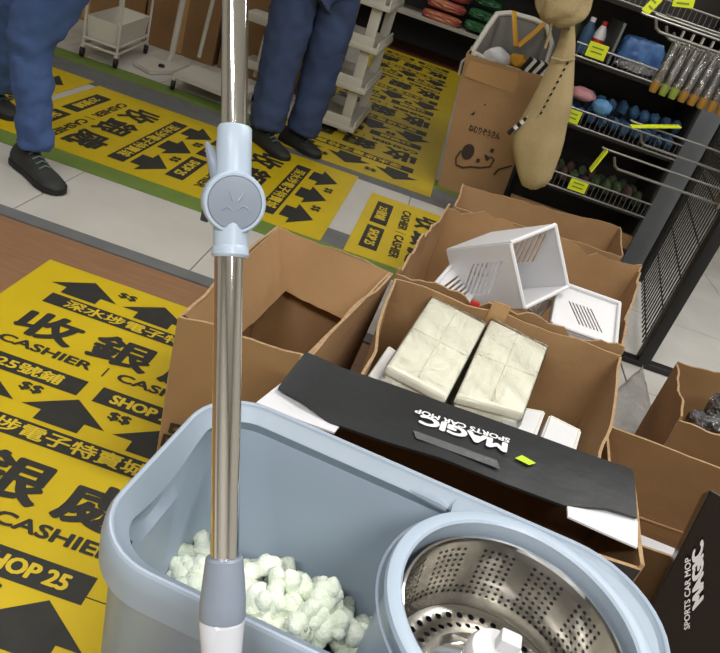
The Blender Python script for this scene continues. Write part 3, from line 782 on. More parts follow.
# ------------------------------------------------------------------ slotted white baskets in carton 3
def slotted(name, O, e1, e2, parent, t=.004, win=(.2, .8, .22, .8), ns=6, slant=.12, m='white_plastic'):
    """panel O + a*e1 + b*e2 with diagonal slots"""
    O, e1, e2 = V(O), V(e1), V(e2); n = e1.cross(e2).normalized()*t; bm = bmesh.new()
    def poly(pts):
        a = [bm.verts.new(O+e1*p[0]+e2*p[1]) for p in pts]; b = [bm.verts.new(O+e1*p[0]+e2*p[1]-n) for p in pts]
        bm.faces.new(a); bm.faces.new(b[::-1])
        for k in range(len(pts)): k2 = (k+1) % len(pts); bm.faces.new((a[k2], a[k], b[k], b[k2]))
    x0, x1, y0, y1 = win
    poly([(0, 0), (1, 0), (1, y0), (0, y0)]); poly([(0, y1), (1, y1), (1, 1), (0, 1)])
    poly([(0, y0), (x0, y0), (x0+slant, y1), (0, y1)]); poly([(x1, y0), (1, y0), (1, y1), (min(x1+slant, .99), y1)])
    w_ = (x1-x0)/(ns*2+1)
    for k in range(1, ns+1):
        xa = x0+w_*(2*k-1)+w_*.0; xb = xa+w_*1.0
        poly([(xa, y0), (xb, y0), (xb+slant, y1), (xa+slant, y1)])
    return obj(name, bm, m, parent, False)
def basket(label, A, e1, e2, e3, group='white slotted plastic baskets'):
    """A corner; e1 height, e2 length, e3 width; open on the +e3 side"""
    A, e1, e2, e3 = V(A), V(e1), V(e2), V(e3)
    T = thing('slotted_basket', label, 'basket', A+(e2+e3)/2, group)
    slotted('slotted_side', A, e2, e1, T, slant=-.3, win=(.45, .92, .25, .74))
    slotted('slotted_side', A+e3, e2, e1, T, slant=-.3, win=(.42, .95, .45, .9))
    slotted('slotted_bottom', A+e2, e3, e1, T, win=(.14, .72, .34, .86))
    sheet('end_wall', [A+e1, A+e1+e2, A+e1+e2+e3, A+e1+e3], .004, 'white_plastic', T)
    sheet('end_wall', [A, A+e2, A+e2+e3, A+e3], .004, 'white_plastic', T)
    bm = bmesh.new(); c_ = [A, A+e1, A+e1+e3, A+e3]
    for k in range(4): tube(bm, [c_[k], c_[(k+1) % 4]], .006, 8)
    obj('rim', bm, 'white_plastic', T)
    return T
E1, E2, E3 = V((-.093, .035, .136)), V((-.127, .133, -.121)), V((.112, .143, .039))
basket('white slotted basket tipped on its side, largest in the torn carton', (.371, 1.678, .399), E1, E2, E3)
A = V((.63, 1.70, .375)); F1, F2, F3 = V((.009, .155, .056)), V((-.17, .012, -.004)), V((.0, .012, -.035))
T = thing('slotted_tray', 'shallow white slotted tray lying right of the tipped basket', 'tray', A+F1/2+F2/2+V((0, 0, -.05)))
slotted('slotted_bottom', A-V((0, 0, .012)), F2, F1, T, win=(.2, .58, .25, .7), ns=6, slant=.22)
for a, b in ((A, A+F2), (A+F2, A+F1+F2), (A+F1+F2, A+F1), (A+F1, A)):
    sheet('side_wall', [a, b, b+V((0, 0, -.045)), a+V((0, 0, -.045))], .003, 'white_plastic', T)
    bm = bmesh.new(); tube(bm, [a, b], .005, 8); obj('rim', bm, 'white_plastic', T)
A = gz(537, 318, .32)
T = thing('slotted_tray', 'white tray standing between the tipped basket and the flat tray', 'tray', A+V((0, .05, -.1)))
slotted('slotted_bottom', A, V((-.02, .12, -.02)), V((.02, .02, .05)), T, ns=4)
bm = bmesh.new(); c_ = [A, A+V((-.02, .12, -.02)), A+V((0, .14, .03)), A+V((.02, .02, .05))]
for k in range(4): tube(bm, [c_[k], c_[(k+1) % 4]], .006, 8)
obj('rim', bm, 'white_plastic', T)
A = gz(432, 288, .36)
T = thing('slotted_tray', 'white tray at the torn left corner of the basket carton', 'tray', A+V((0, .05, -.05)))
slotted('slotted_bottom', A, V((.10, .03, -.03)), V((.04, .15, .02)), T, ns=4)
bm = bmesh.new(); c_ = [A, A+V((.10, .03, -.03)), A+V((.14, .18, -.01)), A+V((.04, .15, .02))]
for k in range(4): tube(bm, [c_[k], c_[(k+1) % 4]], .006, 8)
obj('rim', bm, 'white_plastic', T)

# crumpled plastic sheet on the floor by carton 5
g = []
for i in range(13):
    row = []
    for j in range(13):
        u, v = j/12, i/12
        p = V((.78, 1.72, 0)).lerp(V((1.0, 2.05, 0)), u).lerp(V((.84, 2.1, 0)).lerp(V((1.02, 2.42, 0)), u), v)
        p.z = .012+.03*abs(nz(p, 9, 2))+.015*abs(nz(p, 20, 5)); row.append(p)
    g.append(row)
bm = bmesh.new(); slab(bm, g, .001, 0, 0)
tag(obj('plastic_sheet', bm, 'grey_paper', None, True, 2), 'crumpled grey plastic sheet on the pale floor under the mesh panel', 'plastic sheet')

# ------------------------------------------------------------------ people
def skin_mesh(name, verts, edges, radii, mats, parent, sub_=2, disp=0., dscale=.08, root=0):
    me = bpy.data.meshes.new(name); me.from_pydata([V(v) for v in verts], edges, []); me.update()
    o = bpy.data.objects.new(name, me); COL.objects.link(o)
    sk = o.modifiers.new('skin', 'SKIN'); sk.use_smooth_shade = True; sk.branch_smoothing = .6
    for i, r_ in enumerate(radii):
        r2 = r_ if isinstance(r_, (tuple, list)) else (r_, r_)
        me.skin_vertices[0].data[i].radius = r2
    me.skin_vertices[0].data[root].use_root = True
    ss = o.modifiers.new('sub', 'SUBSURF'); ss.levels = sub_; ss.render_levels = sub_
    if disp:
        tx = bpy.data.textures.new(name, 'CLOUDS'); tx.noise_scale = dscale
        dm = o.modifiers.new('disp', 'DISPLACE'); dm.texture = tx; dm.strength = disp; dm.mid_level = .5; dm.texture_coords = 'LOCAL'
    me2 = bpy.data.meshes.new_from_object(o.evaluated_get(bpy.context.evaluated_depsgraph_get()))
    bpy.data.objects.remove(o); me2.materials.clear()
    o = link(name, me2, mats, parent, True, 3.0)
    return o
def shoe(heel, toe, parent, wd=.05):
    heel, toe = V(heel), V(toe); d_ = (toe-heel); L = d_.length; d_.normalize(); s_ = V((-d_.y, d_.x, 0)).normalized()
    bm = bmesh.new(); rings = []
    prof = [(0, .028, .065, .0), (.05, .034, .085, .0), (.2, .037, .095, 0), (.38, .036, .09, 0), (.55, .040, .07, 0), (.72, .046, .055, 0), (.88, .042, .045, 0), (.97, .026, .034, 0), (1.0, .010, .026, 0)]
    for t, w_, h_, _ in prof:
        c = heel+d_*L*t; ring = []
        for k in range(12):
            a = PI*k/11; ring.append(bm.verts.new(c+s_*math.cos(a)*w_*(wd/.05)+V((0, 0, .018+(h_-.018)*math.sin(a)**.7))))
        rings.append(ring)
    for a, b in zip(rings, rings[1:]):
        for k in range(11): bm.faces.new((a[k], a[k+1], b[k+1], b[k]))
    for r_ in rings:
        pass
    bm.faces.new(rings[0]); bm.faces.new(rings[-1])
    for i in range(len(rings)-1): bm.faces.new((rings[i][0], rings[i+1][0], rings[i+1][-1], rings[i][-1]))
    sh = obj('shoe', bm, 'shoe', parent, True, 1.2)
    bm = bmesh.new(); a, b = [], []
    out = [(heel+d_*L*t, w_) for t, w_, h_, _ in prof]
    lp = [c+s_*(w_*1.1*wd/.05) for c, w_ in out]+[c-s_*(w_*1.1*wd/.05) for c, w_ in out[::-1]]
    lp = [p+V((0, 0, .004)) for p in lp]
    a = [bm.verts.new(p) for p in lp]; b = [bm.verts.new(p+V((0, 0, .018))) for p in lp]
    bm.faces.new(a); bm.faces.new(b)
    for k in range(len(lp)): bm.faces.new((a[k], a[(k+1) % len(lp)], b[(k+1) % len(lp)], b[k]))
    obj('sole', bm, 'sole', sh, True, .8)
    for i in range(4):
        t = .40+.08*i; c = heel+d_*L*t; hh = .088-.10*(t-.4)
        bm = bmesh.new(); tube(bm, [c+s_*.022+V((0, 0, hh-.006)), c+V((0, 0, hh+.003)), c-s_*.022+V((0, 0, hh-.006))], .003, 6)
        obj('lace', bm, 'lace', sh)
def person(label, loc, hips, legs, denim, torso_top, face, jacket_low):
    """legs: list of (hip, knee, ankle, heel, toe, radii)"""
    T = thing('person', label, 'person', loc)
    hips = V(hips); tt = V(torso_top); fc = V(face).normalized(); sd = V((fc.y, -fc.x, 0))
    verts = [hips]; edges = []; rad = [(.13, .10)]
    def add(p, par, r_): verts.append(V(p)); edges.append((par, len(verts)-1)); rad.append(r_); return len(verts)-1
    b1 = add(hips.lerp(tt, .4), 0, (.13, .10)); b2 = add(hips.lerp(tt, .85), b1, (.15, .11)); nk = add(tt+V((0, 0, .03)), b2, .055)
    h1 = add(tt+V((0, 0, .10))+fc*.01, nk, .06); h2 = add(tt+V((0, 0, .19))+fc*.02, h1, .085); h3 = add(tt+V((0, 0, .27))+fc*.01, h2, .06)
    for s in (-1, 1):
        sh = add(hips.lerp(tt, .88)+sd*s*.17, b2, .06); el = add(verts[sh]+V((0, 0, -.27))+sd*s*.05-fc*.02, sh, .045)
        wr = add(verts[el]+fc*.2+V((0, 0, .06))-sd*s*.04, el, .03); pm = add(verts[wr]+fc*.05, wr, .034)
        for k in range(4):
            f0 = add(verts[pm]+fc*.045+sd*(k-1.5)*.02, pm, .009); add(verts[f0]+fc*(.03+.006*(k in (1, 2)))-V((0, 0, .012)), f0, .008)
        th = add(verts[wr]+fc*.03-sd*s*.04, wr, .011); add(verts[th]+fc*.035, th, .009)
    for hp, kn, an, heel, toe, rr_ in legs:
        i = add(hp, 0, .08); j = add(kn, i, .055); add(an, j, .04)
    skin_mesh('body', verts, edges, rad, 'skin', T, 1)
    v2 = [hips]; e2_ = []; r2_ = [(.16, .13)]
    for hp, kn, an, heel, toe, rr_ in legs:
        hp, kn, an = V(hp), V(kn), V(an)
        n0 = len(v2); v2 += [hp, hp.lerp(kn, .5), kn, kn.lerp(an, .5), an.lerp(kn, .08), an]
        e2_ += [(0, n0), (n0, n0+1), (n0+1, n0+2), (n0+2, n0+3), (n0+3, n0+4), (n0+4, n0+5)]; r2_ += list(rr_)
        shoe(heel, toe, T)
    skin_mesh('jeans', v2, e2_, r2_, denim, T, 3, .034, .055)
    v3 = [jacket_low, hips.lerp(tt, .5), hips.lerp(tt, .9), tt]; e3_ = [(0, 1), (1, 2), (2, 3)]; r3_ = [(.19, .15), (.19, .15), (.2, .14), (.08, .07)]
    for s in (-1, 1):
        n0 = len(v3); p = hips.lerp(tt, .88)+sd*s*.19
        v3 += [p, p+V((0, 0, -.27))+sd*s*.05-fc*.02, p+V((0, 0, -.27))+sd*s*.03+fc*.15+V((0, 0, .05))]; e3_ += [(2, n0), (n0, n0+1), (n0+1, n0+2)]; r3_ += [.08, .065, .05]
    skin_mesh('jacket', v3, e3_, r3_, 'jacket', T, 2, .015, .08, 1)
    hc = tt+V((0, 0, .20))+fc*.01
    lump('hair', hc-fc*.02+V((0, 0, .03)), (.095, .1, .105), 'hair', T, 2, .1)
    for s in (-1, 1):
        bm = bmesh.new(); bmesh.ops.create_uvsphere(bm, u_segments=8, v_segments=6, radius=.011, matrix=Matrix.Translation(hc+fc*.085+sd*s*.03)); obj('eye', bm, 'white_plastic', T)
    bm = bmesh.new(); tube(bm, [hc+fc*.085+V((0, 0, .0)), hc+fc*.105+V((0, 0, -.035))], [.006, .013], 8); obj('nose', bm, 'skin', T)
    return T
RL = lambda k=1.: [(.10*k, .095*k), (.085*k, .085*k), (.075*k, .075*k), (.07*k, .07*k), (.068*k, .068*k), (.064*k, .064*k)]
person('person in blue jeans and black shoes stepping past at the left edge', (-1.35, 2.4, 0), (-1.27, 2.42, .86),
       [((-1.225, 2.33, .74), (-1.335, 2.32, .44), (-1.275, 2.31, .085), (-1.365, 2.345, 0), (-1.12, 2.205, 0), [(.125, .12), (.11, .105), (.078, .078), (.066, .066), (.063, .063), (.06, .06)]),
        ((-1.38, 2.55, .76), (-1.58, 2.64, .42), (-1.69, 2.74, .10), (-1.81, 2.82, 0), (-1.59, 2.70, 0), RL())], 'denim', (-1.22, 2.44, 1.42), (.87, -.5, 0), (-1.27, 2.42, .93))
person('person in dark blue jeans and black shoes standing beside the white rack', (-.69, 3.55, 0), (-.69, 3.56, .88),
       [((-.775, 3.50, .76), (-.775, 3.49, .44), (-.765, 3.48, .085), (-.85, 3.56, 0), (-.605, 3.37, 0), [(.115, .11), (.115, .11), (.102, .10), (.092, .092), (.094, .094), (.085, .085)]),
        ((-.60, 3.60, .76), (-.60, 3.61, .46), (-.61, 3.62, .085), (-.72, 3.69, 0), (-.485, 3.585, 0), [(.115, .11), (.112, .11), (.10, .098), (.09, .09), (.092, .092), (.085, .085)])], 'denim_dark', (-.66, 3.55, 1.45), (.8, -.6, 0), (-.62, 3.55, .90))

# ------------------------------------------------------------------ trolleys, stands and rack in the left background
def caster(p, parent, r_=.028):
    bm = bmesh.new(); lathe(bm, [(r_*.4, -.011), (r_, -.009), (r_, .009), (r_*.4, .011)], V(p)+V((0, 0, r_)), (1, .2, 0), 18, (True, True))
    o = obj('wheel', bm, 'rubber', parent); obj('fork', box(V(p)+V((0, 0, r_*2)), (.02, .026, .02), None, .003), 'off_white', o)
TR = thing('trolley_cart', 'white metal trolley with a white bin on black casters', 'trolley', (-1.87, 4.2, 0))
tx0, tx1, ty0, ty1 = -1.95, -1.755, 3.92, 4.45
for p in ((tx0, ty0), (tx1, ty0), (tx0-.06, ty1), (tx1-.06, ty1)): caster((p[0], p[1], .004), TR)
bs_ = [(tx0, ty0), (tx1, ty0), (tx1-.06, ty1), (tx0-.06, ty1)]
for k in range(4):
    a, b = bs_[k], bs_[(k+1) % 4]
    for z in (.075, .11):
        obj('rail', tube(bmesh.new(), [(*a, z), (*b, z)], .008, 8), 'off_white', TR)
    obj('post', tube(bmesh.new(), [(*a, .06), (*a, .95)], .008, 8), 'off_white', TR)
bb = [V((p[0], p[1], .105)) for p in bs_]; cc = sum(bb, V())/4; bb = [cc+(p-cc)*.88 for p in bb]; tb = [cc+(p-cc)*1.1+V((0, 0, .12)) for p in bb]
for k in range(4):
    sheet('bin_side', [bb[k], bb[(k+1) % 4], tb[(k+1) % 4], tb[k]], .004, 'off_white_plastic', TR)
sheet('bin_bottom', bb, .004, 'off_white_plastic', TR)
S1 = thing('display_stand', 'white flat-based stand with one bent upright beside the trolley', 'stand', (-1.65, 4.4, 0))
bm = bmesh.new(); pts = [gz(u, v, .012) for u, v in ((134, 64), (158, 51), (183, 58), (190, 66), (171, 73), (150, 73))]
a = [bm.verts.new(V((p.x, p.y, .004))) for p in pts]; b = [bm.verts.new(p+V((0, 0, .012))) for p in pts]; bm.faces.new(a); bm.faces.new(b)
for k in range(6): bm.faces.new((a[k], a[(k+1) % 6], b[(k+1) % 6], b[k]))
obj('base_plate', bm, 'off_white', S1, True)
p0 = atY(171, 60, 4.4); p1 = atY(183, 0, 4.4)
obj('upright', tube(bmesh.new(), [V((p0.x-.02, p0.y, .02)), V((p0.x, p0.y, .06)), p1, p1+V((.0, .0, .6))], .018, 12), 'off_white', S1)
obj('clip', box(gz(161.5, 66, .03), (.03, .03, .02), None, .004), 'rubber', S1)
S2 = thing('platform_trolley', 'white platform trolley with thin poles on black casters', 'trolley', (-1.3, 4.25, 0))
pl = [gz(u, v, .07) for u, v in ((173, 77), (193, 68), (258, 91), (238, 103))]
bm = bmesh.new(); a = [bm.verts.new(p) for p in pl]; b = [bm.verts.new(p+V((0, 0, .02))) for p in pl]; bm.faces.new(a); bm.faces.new(b)
for k in range(4): bm.faces.new((a[k], a[(k+1) % 4], b[(k+1) % 4], b[k]))
obj('platform', bm, 'off_white', S2)
for p in pl: caster((p.x+(-1.3-p.x)*.06, p.y, .004), S2)
for (u, v, u2) in ((198, 62, 213), (252, 88, 275)):
    q0 = atY(u, v, 4.45); q1 = atY(u2, 0, 4.45); q0.z = .09
    obj('upright', tube(bmesh.new(), [q0, q1, q1+V((0, 0, .5))], .012, 10), 'off_white', S2)
for k, zc in enumerate((.16, .42)):
    q = atY(256, 60+k*-35, 4.5)
    obj('shelf_tray', box((q.x+.1, 4.5, zc), (.3, .2, .05), None, .008), 'off_white_plastic', S2)
# slim rack with stepped ends
RK = thing('slim_rack', 'off-white plastic multi-tier slim rack behind the standing person', 'rack', (-.55, 4.5, 0))
def upright(y, x0, x1, zt=1.05):
    bm = bmesh.new(); bx(bm, ((x0+x1)/2, y, zt/2+.01), (.06, .03, zt), None, .004)
    obj('post', bm, 'off_white_plastic', RK)
for (x, y) in ((-.485, 4.22), (-.72, 4.24), (-.47, 4.82), (-.70, 4.84)): upright(y, x-.03, x+.03)
for k in range(6):
    z = .02+.225*k
    bm = bmesh.new(); bx(bm, (-.595, 4.53, z+.025), (.36, .72, .03), None, .004)
    obj('shelf', bm, 'off_white_plastic', RK)
    obj('shelf_lip', box((-.60, 4.185, z+.05), (.30, .012, .075), None, .003), 'off_white_plastic', RK)
    obj('shelf_lip', box((-.425, 4.53, z+.045), (.012, .66, .05), None, .003), 'off_white_plastic', RK)
# cartons stacked behind
def plain_carton(label, x0, x1, y0, y1, z0, z1, m='card_dark'):
    T = closed_box('shipping_carton', label, [(x0, y0), (x1, y0), (x1, y1), (x0, y1)], z0, z1, (m, 'card_edge'), 'brown cartons behind the trolleys')
    obj('tape_strip', box(((x0+x1)/2, y0-.003, (z0+z1)/2), (.05, .002, (z1-z0)*.96)), 'tape', T, False)
plain_carton('closed brown carton behind the white trolley bin', -2.75, -1.98, 4.75, 5.3, 0, .62)
plain_carton('closed brown carton behind the bent-upright stand', -1.95, -1.48, 4.72, 5.3, 0, .60)
plain_carton('closed brown carton behind the platform trolley', -1.45, -.85, 4.75, 5.3, 0, .66)
plain_carton('brown carton stacked on the one behind the platform trolley', -1.5, -.9, 4.78, 5.3, .67, 1.2)
plain_carton('brown carton stacked on the one behind the bent-upright stand', -2.15, -1.52, 4.8, 5.3, .63, 1.2)

# ------------------------------------------------------------------ tall printed carton, bin and bag
tcx = .08
TC = carton('tall_carton', 'tall brown carton with printed elephant drawing, open at the top', [(.14, 3.84), (.485, 3.84), (.485, 4.18), (.17, 4.18)],
     [(.045, 3.82, .685), (.455, 3.80, .70), (.485, 4.16, .70), (.07, 4.16, .70)], 0, m=('card', 'card_edge'), crump=.008, torn=.006, seed=51)
TC['category'] = 'box'
def ty(u, v): p = atY(u, v, 3.815); t = p.z/.69; return V((p.x, 3.84-.02*t-.012, p.z))
flat('printed_house', [ty(470, 115), ty(483, 116), ty(486, 104), ty(484.5, 104)], 'ink_brown', TC)
O = ty(468, 131); letter('ねむりぞうさん', O, ty(499, 140)-O, ty(470, 124)-O, 'ink_brown', TC, .03)
bm = bmesh.new(); c = ty(468, 152); n_ = 18
vs = [bm.verts.new(c+V((.032*math.cos(2*PI*k/n_), -.001, .042*math.sin(2*PI*k/n_)))) for k in range(n_)]; bm.faces.new(vs)
obj('printed_ear', bm, 'ink_brown', TC, False)
out = [(461, 151), (456, 158), (456, 165), (463, 168), (470, 167), (480, 168), (490, 167), (494, 160), (491, 157), (487, 161), (485, 155)]
obj('printed_outline', tube(bmesh.new(), [ty(*p)+V((0, -.001, 0)) for p in out], .004, 6), 'ink_brown', TC)
obj('printed_outline', tube(bmesh.new(), [ty(*p)+V((0, -.001, 0)) for p in ((494, 175), (498, 170), (505, 168), (512, 166))], .004, 6), 'ink_brown', TC)
for q_ in ((478, 161), (487, 158), (492, 151)):
    obj('printed_dot', box(ty(*q_), (.018, .002, .02)), 'ink_brown', TC, False)
flat('tape_strip', [ty(464, 76), ty(530, 100), ty(537, 78), ty(470, 60)], 'tape', TC)
# grey laundry bin with white rim and amber straps
LB = thing('laundry_bin', 'grey fabric bin with white rim and amber straps in the tall carton', 'bin', (.27, 4.0, .30))
rimP = [atY(u, v, y) for u, v, y in ((472, 52, 3.92), (487, 28, 3.98), (497, 14, 4.05), (510, 13, 4.10), (535, 20, 4.12), (547, 27, 4.1), (552, 45, 4.0), (545, 68, 3.92), (520, 72, 3.9), (495, 64, 3.9))]
bm = bmesh.new(); n_ = len(rimP); top_ = [bm.verts.new(p) for p in rimP]; c = sum(rimP, V())/n_
bot_ = [bm.verts.new(V((.30+(p.x-c.x)*.7, 4.0+(p.y-c.y)*.8, .40))) for p in rimP]
for k in range(n_): bm.faces.new((top_[k], top_[(k+1) % n_], bot_[(k+1) % n_], bot_[k]))
bm.faces.new(bot_)
obj('fabric_body', bm, 'grey_fabric', LB, True, 2)
obj('rim', tube(bmesh.new(), rimP+[rimP[0]], .014, 8), 'off_white_plastic', LB)
for a, b in (((513, 13), (516, 46)), ((543, 25), (518, 46))):
    pa, pb = atY(*a, 4.06), atY(*b, 3.96)
    pa = pa+V((0, -.03, .01))
    obj('strap', tube(bmesh.new(), [pa, pa.lerp(pb, .5)+V((0, -.015, 0)), pb], .016, 8, True, .3), 'strap', LB)
lump('soft_item', atY(497, 58, 3.93), (.07, .06, .05), 'white_plastic', None, 5, .2)
o = bpy.data.objects['soft_item']; o.name = 'folded_cloth'; tag(o, 'white folded cloth poking out of the tall carton', 'cloth')
lump('folded_cloth', atY(518, 61, 3.93), (.045, .045, .035), 'strap', None, 6, .2); tag(bpy.context.scene.objects[-1] if False else [x for x in COL.objects if x.name.startswith('folded_cloth')][-1], 'amber folded cloth poking out of the tall carton', 'cloth')
zb = thing('striped_cloth', 'black and white striped cloth in the tall carton', 'cloth', atY(534, 66, 3.92))
c = atY(537, 65, 3.91)
for k in range(6):
    obj('stripe', box(c+V((-.05+.02*k, 0, -.01)), (.02, .05, .07), Matrix.Rotation(.4, 3, 'Y')), 'stripe_w' if k % 2 else 'stripe_b', zb, False)
# wire handle beside the carton
obj_h = tag(obj('metal_hoop', tube(bmesh.new(), [atY(459, 75, 3.9), atY(462, 62, 3.9), atY(470, 56, 3.9), atY(478, 55, 3.9)], .008, 8), 'off_white', None), 'bent white metal hoop at the corner of the tall carton', 'hoop')
# beige hanging bag
BGY = 3.46
rows = [((563, 24), (575, 26)), ((558, 42), (575.5, 43)), ((551.5, 58), (575, 58)), ((541, 80), (574, 78)), ((531, 100), (573, 96)), ((521, 118), (571, 112)), ((511.5, 133), (567.5, 124)), ((512, 146), (564.5, 140)), ((514.5, 160), (560.5, 154)), ((517.5, 173), (556, 166)), ((521.5, 184), (552, 176)), ((530, 189), (546, 184))]
BG = thing('tote_bag', 'beige canvas bag hanging from the wire shelf', 'bag', atY(535, 190, BGY))
bm = bmesh.new(); rings = []
for i, (l, r_) in enumerate(rows):
    a, b = atY(*l, BGY), atY(*r_, BGY); c = (a+b)/2; hw = (b-a)/2; th = min(.075, .015+.012*i) * (.45 if i == len(rows)-1 else 1)
    ring = []
    for k in range(20):
        an = 2*PI*k/20; p = c+hw*math.cos(an)+V((0, math.sin(an)*th, 0)); p += V((0, 1, 0))*(nz(p, 12, 1)*.022+.006*math.sin(an*5+i*.7)*min(1, i/4)); ring.append(bm.verts.new(p))
    rings.append(ring)
for a, b in zip(rings, rings[1:]):
    for k in range(20): bm.faces.new((a[k], a[(k+1) % 20], b[(k+1) % 20], b[k]))
bm.faces.new(rings[0]); bm.faces.new(rings[-1])
obj('pouch', bm, 'canvas', BG, True, 1.5)
for i in range(9):   # striped lining showing at the opening edge
    t = i/8; p = atY(512+18*t, 132-12*t if t < .5 else 132-12*t, BGY-.055)
    if i < 6: obj('lining', box(atY(511+3.2*i, 131-2.6*i, BGY-.045+.004*i), (.016, .03, .035), Matrix.Rotation(.5, 3, 'Y')), 'stripe_w' if i % 2 else 'stripe_b', BG, False)
for i in range(9):
    obj('stitch', box(atY(541+3.3*i, 113-6.2*i, BGY-.088+.006*i), (.008, .004, .013), Matrix.Rotation(.4, 3, 'Y')), 'stripe_b', BG, False)
obj('seam', tube(bmesh.new(), [atY(551, 57, BGY-.05), atY(563, 61, BGY-.055), atY(575, 59, BGY-.04)], .004, 6), 'canvas', BG)
obj('strap', tube(bmesh.new(), [atY(569, 28, BGY), atY(574, 10, BGY-.02), atY(580, -20, BGY), atY(585, -60, BGY)], [.03, .035, .035, .03], 10, True, .4), 'canvas', BG)
BN = thing('canvas_bundle', 'knotted beige canvas bundle hanging above the beige bag', 'bundle', atY(566, 24, BGY-.1))
lump('bundle', atY(565, -4, BGY-.12), (.115, .09, .125), 'canvas', BN, 9, .16, 4, 1.6)
obj('cord', tube(bmesh.new(), [atY(553, 15, BGY-.15), atY(550, 32, BGY-.12), atY(545, 48, BGY-.1)], .006, 6), 'canvas', BN)

# ------------------------------------------------------------------ wire shelving
SY, SX0, SX1, SD = 3.64, .50, 1.19, .42
SH = thing('wire_shelving', 'grey metal shelving with wire shelf fronts on the right', 'shelf', (.75, SY+.2, 0))
obj('post', box((SX1+.02, SY+.02, .75), (.11, .05, 1.5), None, .004), 'shelf_grey', SH)
obj('post', box((SX0+.01, SY+SD-.02, .75), (.03, .03, 1.5), None, .004), 'shelf_grey', SH)
obj('back_panel', box((.85, SY+SD+.02, .75), (.72, .02, 1.5)), 'shelf_dark', SH, False)
obj('side_panel', box((1.165, SY+SD/2+.04, .75), (.012, SD-.06, 1.5)), 'shelf_dark', SH, False)
obj('plinth', box((.83, SY+.02, .105), (.66, .03, .07)), 'card_dark', SH, False)
levels = [(.255, .325), (.56, .632), (.85, .905), (1.12, 1.18)]
for z0, z1 in levels:
    obj('shelf_plate', box((.845, SY+SD/2+.02, z0-.012), (.68, SD-.01, .018)), 'shelf_dark', SH, False)
    for z in (z0, z1):
        obj('front_wire', tube(bmesh.new(), [(SX0, SY, z), (SX1-.03, SY, z)], .005, 8), 'wire', SH)
    fw_ = bmesh.new()
    for k in range(27):
        x = SX0+.02+k*.0245
        tube(fw_, [(x, SY+.002, z0), (x, SY+.002, z1)], .0016, 5, False)
    o = obj('upright_wires', fw_, 'wire', SH); o['kind'] = 'stuff'
def price(label, p, w_=.09, h_=.055, rz=0):
    T = thing('price_tag', label, 'price tag', p)
    obj('card', box(p, (w_, .003, h_), Matrix.Rotation(rz, 3, 'Y')), 'tag', T, False)
    for k in range(2):
        obj('print_line', box(V(p)+V((0, -.0022, .012-.02*k)), (w_*.6, .001, .006), Matrix.Rotation(rz, 3, 'Y')), 'lime', T, False)
price('yellow price tag on the top wire shelf', atY(597, 51, SY-.015), .09, .065)
price('yellow price tag on the shelf of blue sponges', atY(572, 116, SY-.015), .08, .06)
price('yellow price tag on the lowest wire shelf', atY(578, 186, SY-.015), .09, .055)
# goods: lowest shelf, dark pads
rnd = random.Random(12)
for i in range(22):
    x = .53+.57*(i % 11)/10+rnd.uniform(-.003, .003); y = SY+.08+.15*(i//11)
    o = lump('scouring_pad', (x, y, .295+.03*rnd.random()), (.0265, .055, .04), 'green_item' if rnd.random() < .6 else 'brown_item', None, i+20, .3, 2)
    tag(o, 'dark green or brown scouring pad in the pile on the lowest shelf', 'scouring pad', 'scouring pads on the lowest shelf')
for i in range(33):
    x = .55+.56*(i % 11)/10+(.0 if i < 22 else .02)+rnd.uniform(-.003, .003); y = SY+(.075, .2, .14)[i//11]; s_ = rnd.uniform(.86, 1.0)
    o = lump('blue_sponge', (x, y, (.605, .61, .68)[i//11]+.008*rnd.random()), (.0265*s_, .055*s_, .036*s_), 'blue_item', None, i+60, .3, 2)
    tag(o, 'blue bagged sponge in the heap on the middle shelf', 'sponge', 'blue sponges on the middle shelf')
o = lump('pink_sponge', atY(583, 94, SY+.08), (.065, .05, .032), 'pink', None, 91, .12, 3); tag(o, 'pink sponge on top of the blue sponges', 'sponge')
o = lump('blue_sponge', atY(602, 107, SY+.04), (.05, .045, .035), mat('light_blue', '#5f94c0', .6), None, 92, .2, 3); tag(o, 'light blue sponge at the front of the middle shelf', 'sponge')
# top shelf: divider, blue pack, bottles
obj('divider', box((atY(617, 35, SY+.1).x, SY+.2, .95), (.012, .36, .18)), 'shelf_grey', SH, False)
pb = atY(640, 55, SY+.09)
T = thing('cleaning_pack', 'blue film-wrapped pack on the top wire shelf', 'packet', (pb.x, SY+.09, .865))
lump('bag', (pb.x, SY+.09, .935), (.10, .045, .07), 'blue_pack', T, 33, .1, 4, 3, 5.)
T = thing('cleaning_pack', 'pale clear pack under the blue pack on the top wire shelf', 'packet', (pb.x+.02, SY+.06, .855))
lump('bag', (pb.x-.01, SY+.022, .885), (.10, .015, .026), 'blister', T, 34, .25)
lump('sponge', (pb.x-.06, SY+.024, .885), (.03, .010, .02), 'blue_pack', T, 35, .2)
for k, (u, v, cm, tx) in enumerate(((601, 33, 'red', 'small white bottle with red band on the top wire shelf'), (589, 30, 'blue_item', 'small blue-labelled bottle beside the red-banded bottle'), (578, 19, 'green_item', 'small dark bottle next to the hanging beige bag'))):
    p = atY(u, v, SY+.12); T = thing('spray_bottle', tx, 'bottle', (p.x, p.y, .86))
    obj('body', lathe(bmesh.new(), [(.026, .86), (.028, .865), (.028, .96), (.018, .985), (.012, 1.0)], (p.x, p.y, 0), n=18, cap=(True, True)), 'white_plastic' if k == 0 else cm, T)
    obj('label_wrap', lathe(bmesh.new(), [(.0286, .885), (.0286, .94)], (p.x, p.y, 0), n=18), cm, T)
    obj('cap', lathe(bmesh.new(), [(.013, 1.0), (.013, 1.02)], (p.x, p.y, 0), n=14, cap=(True, True)), 'red' if k == 0 else 'white_plastic', T)

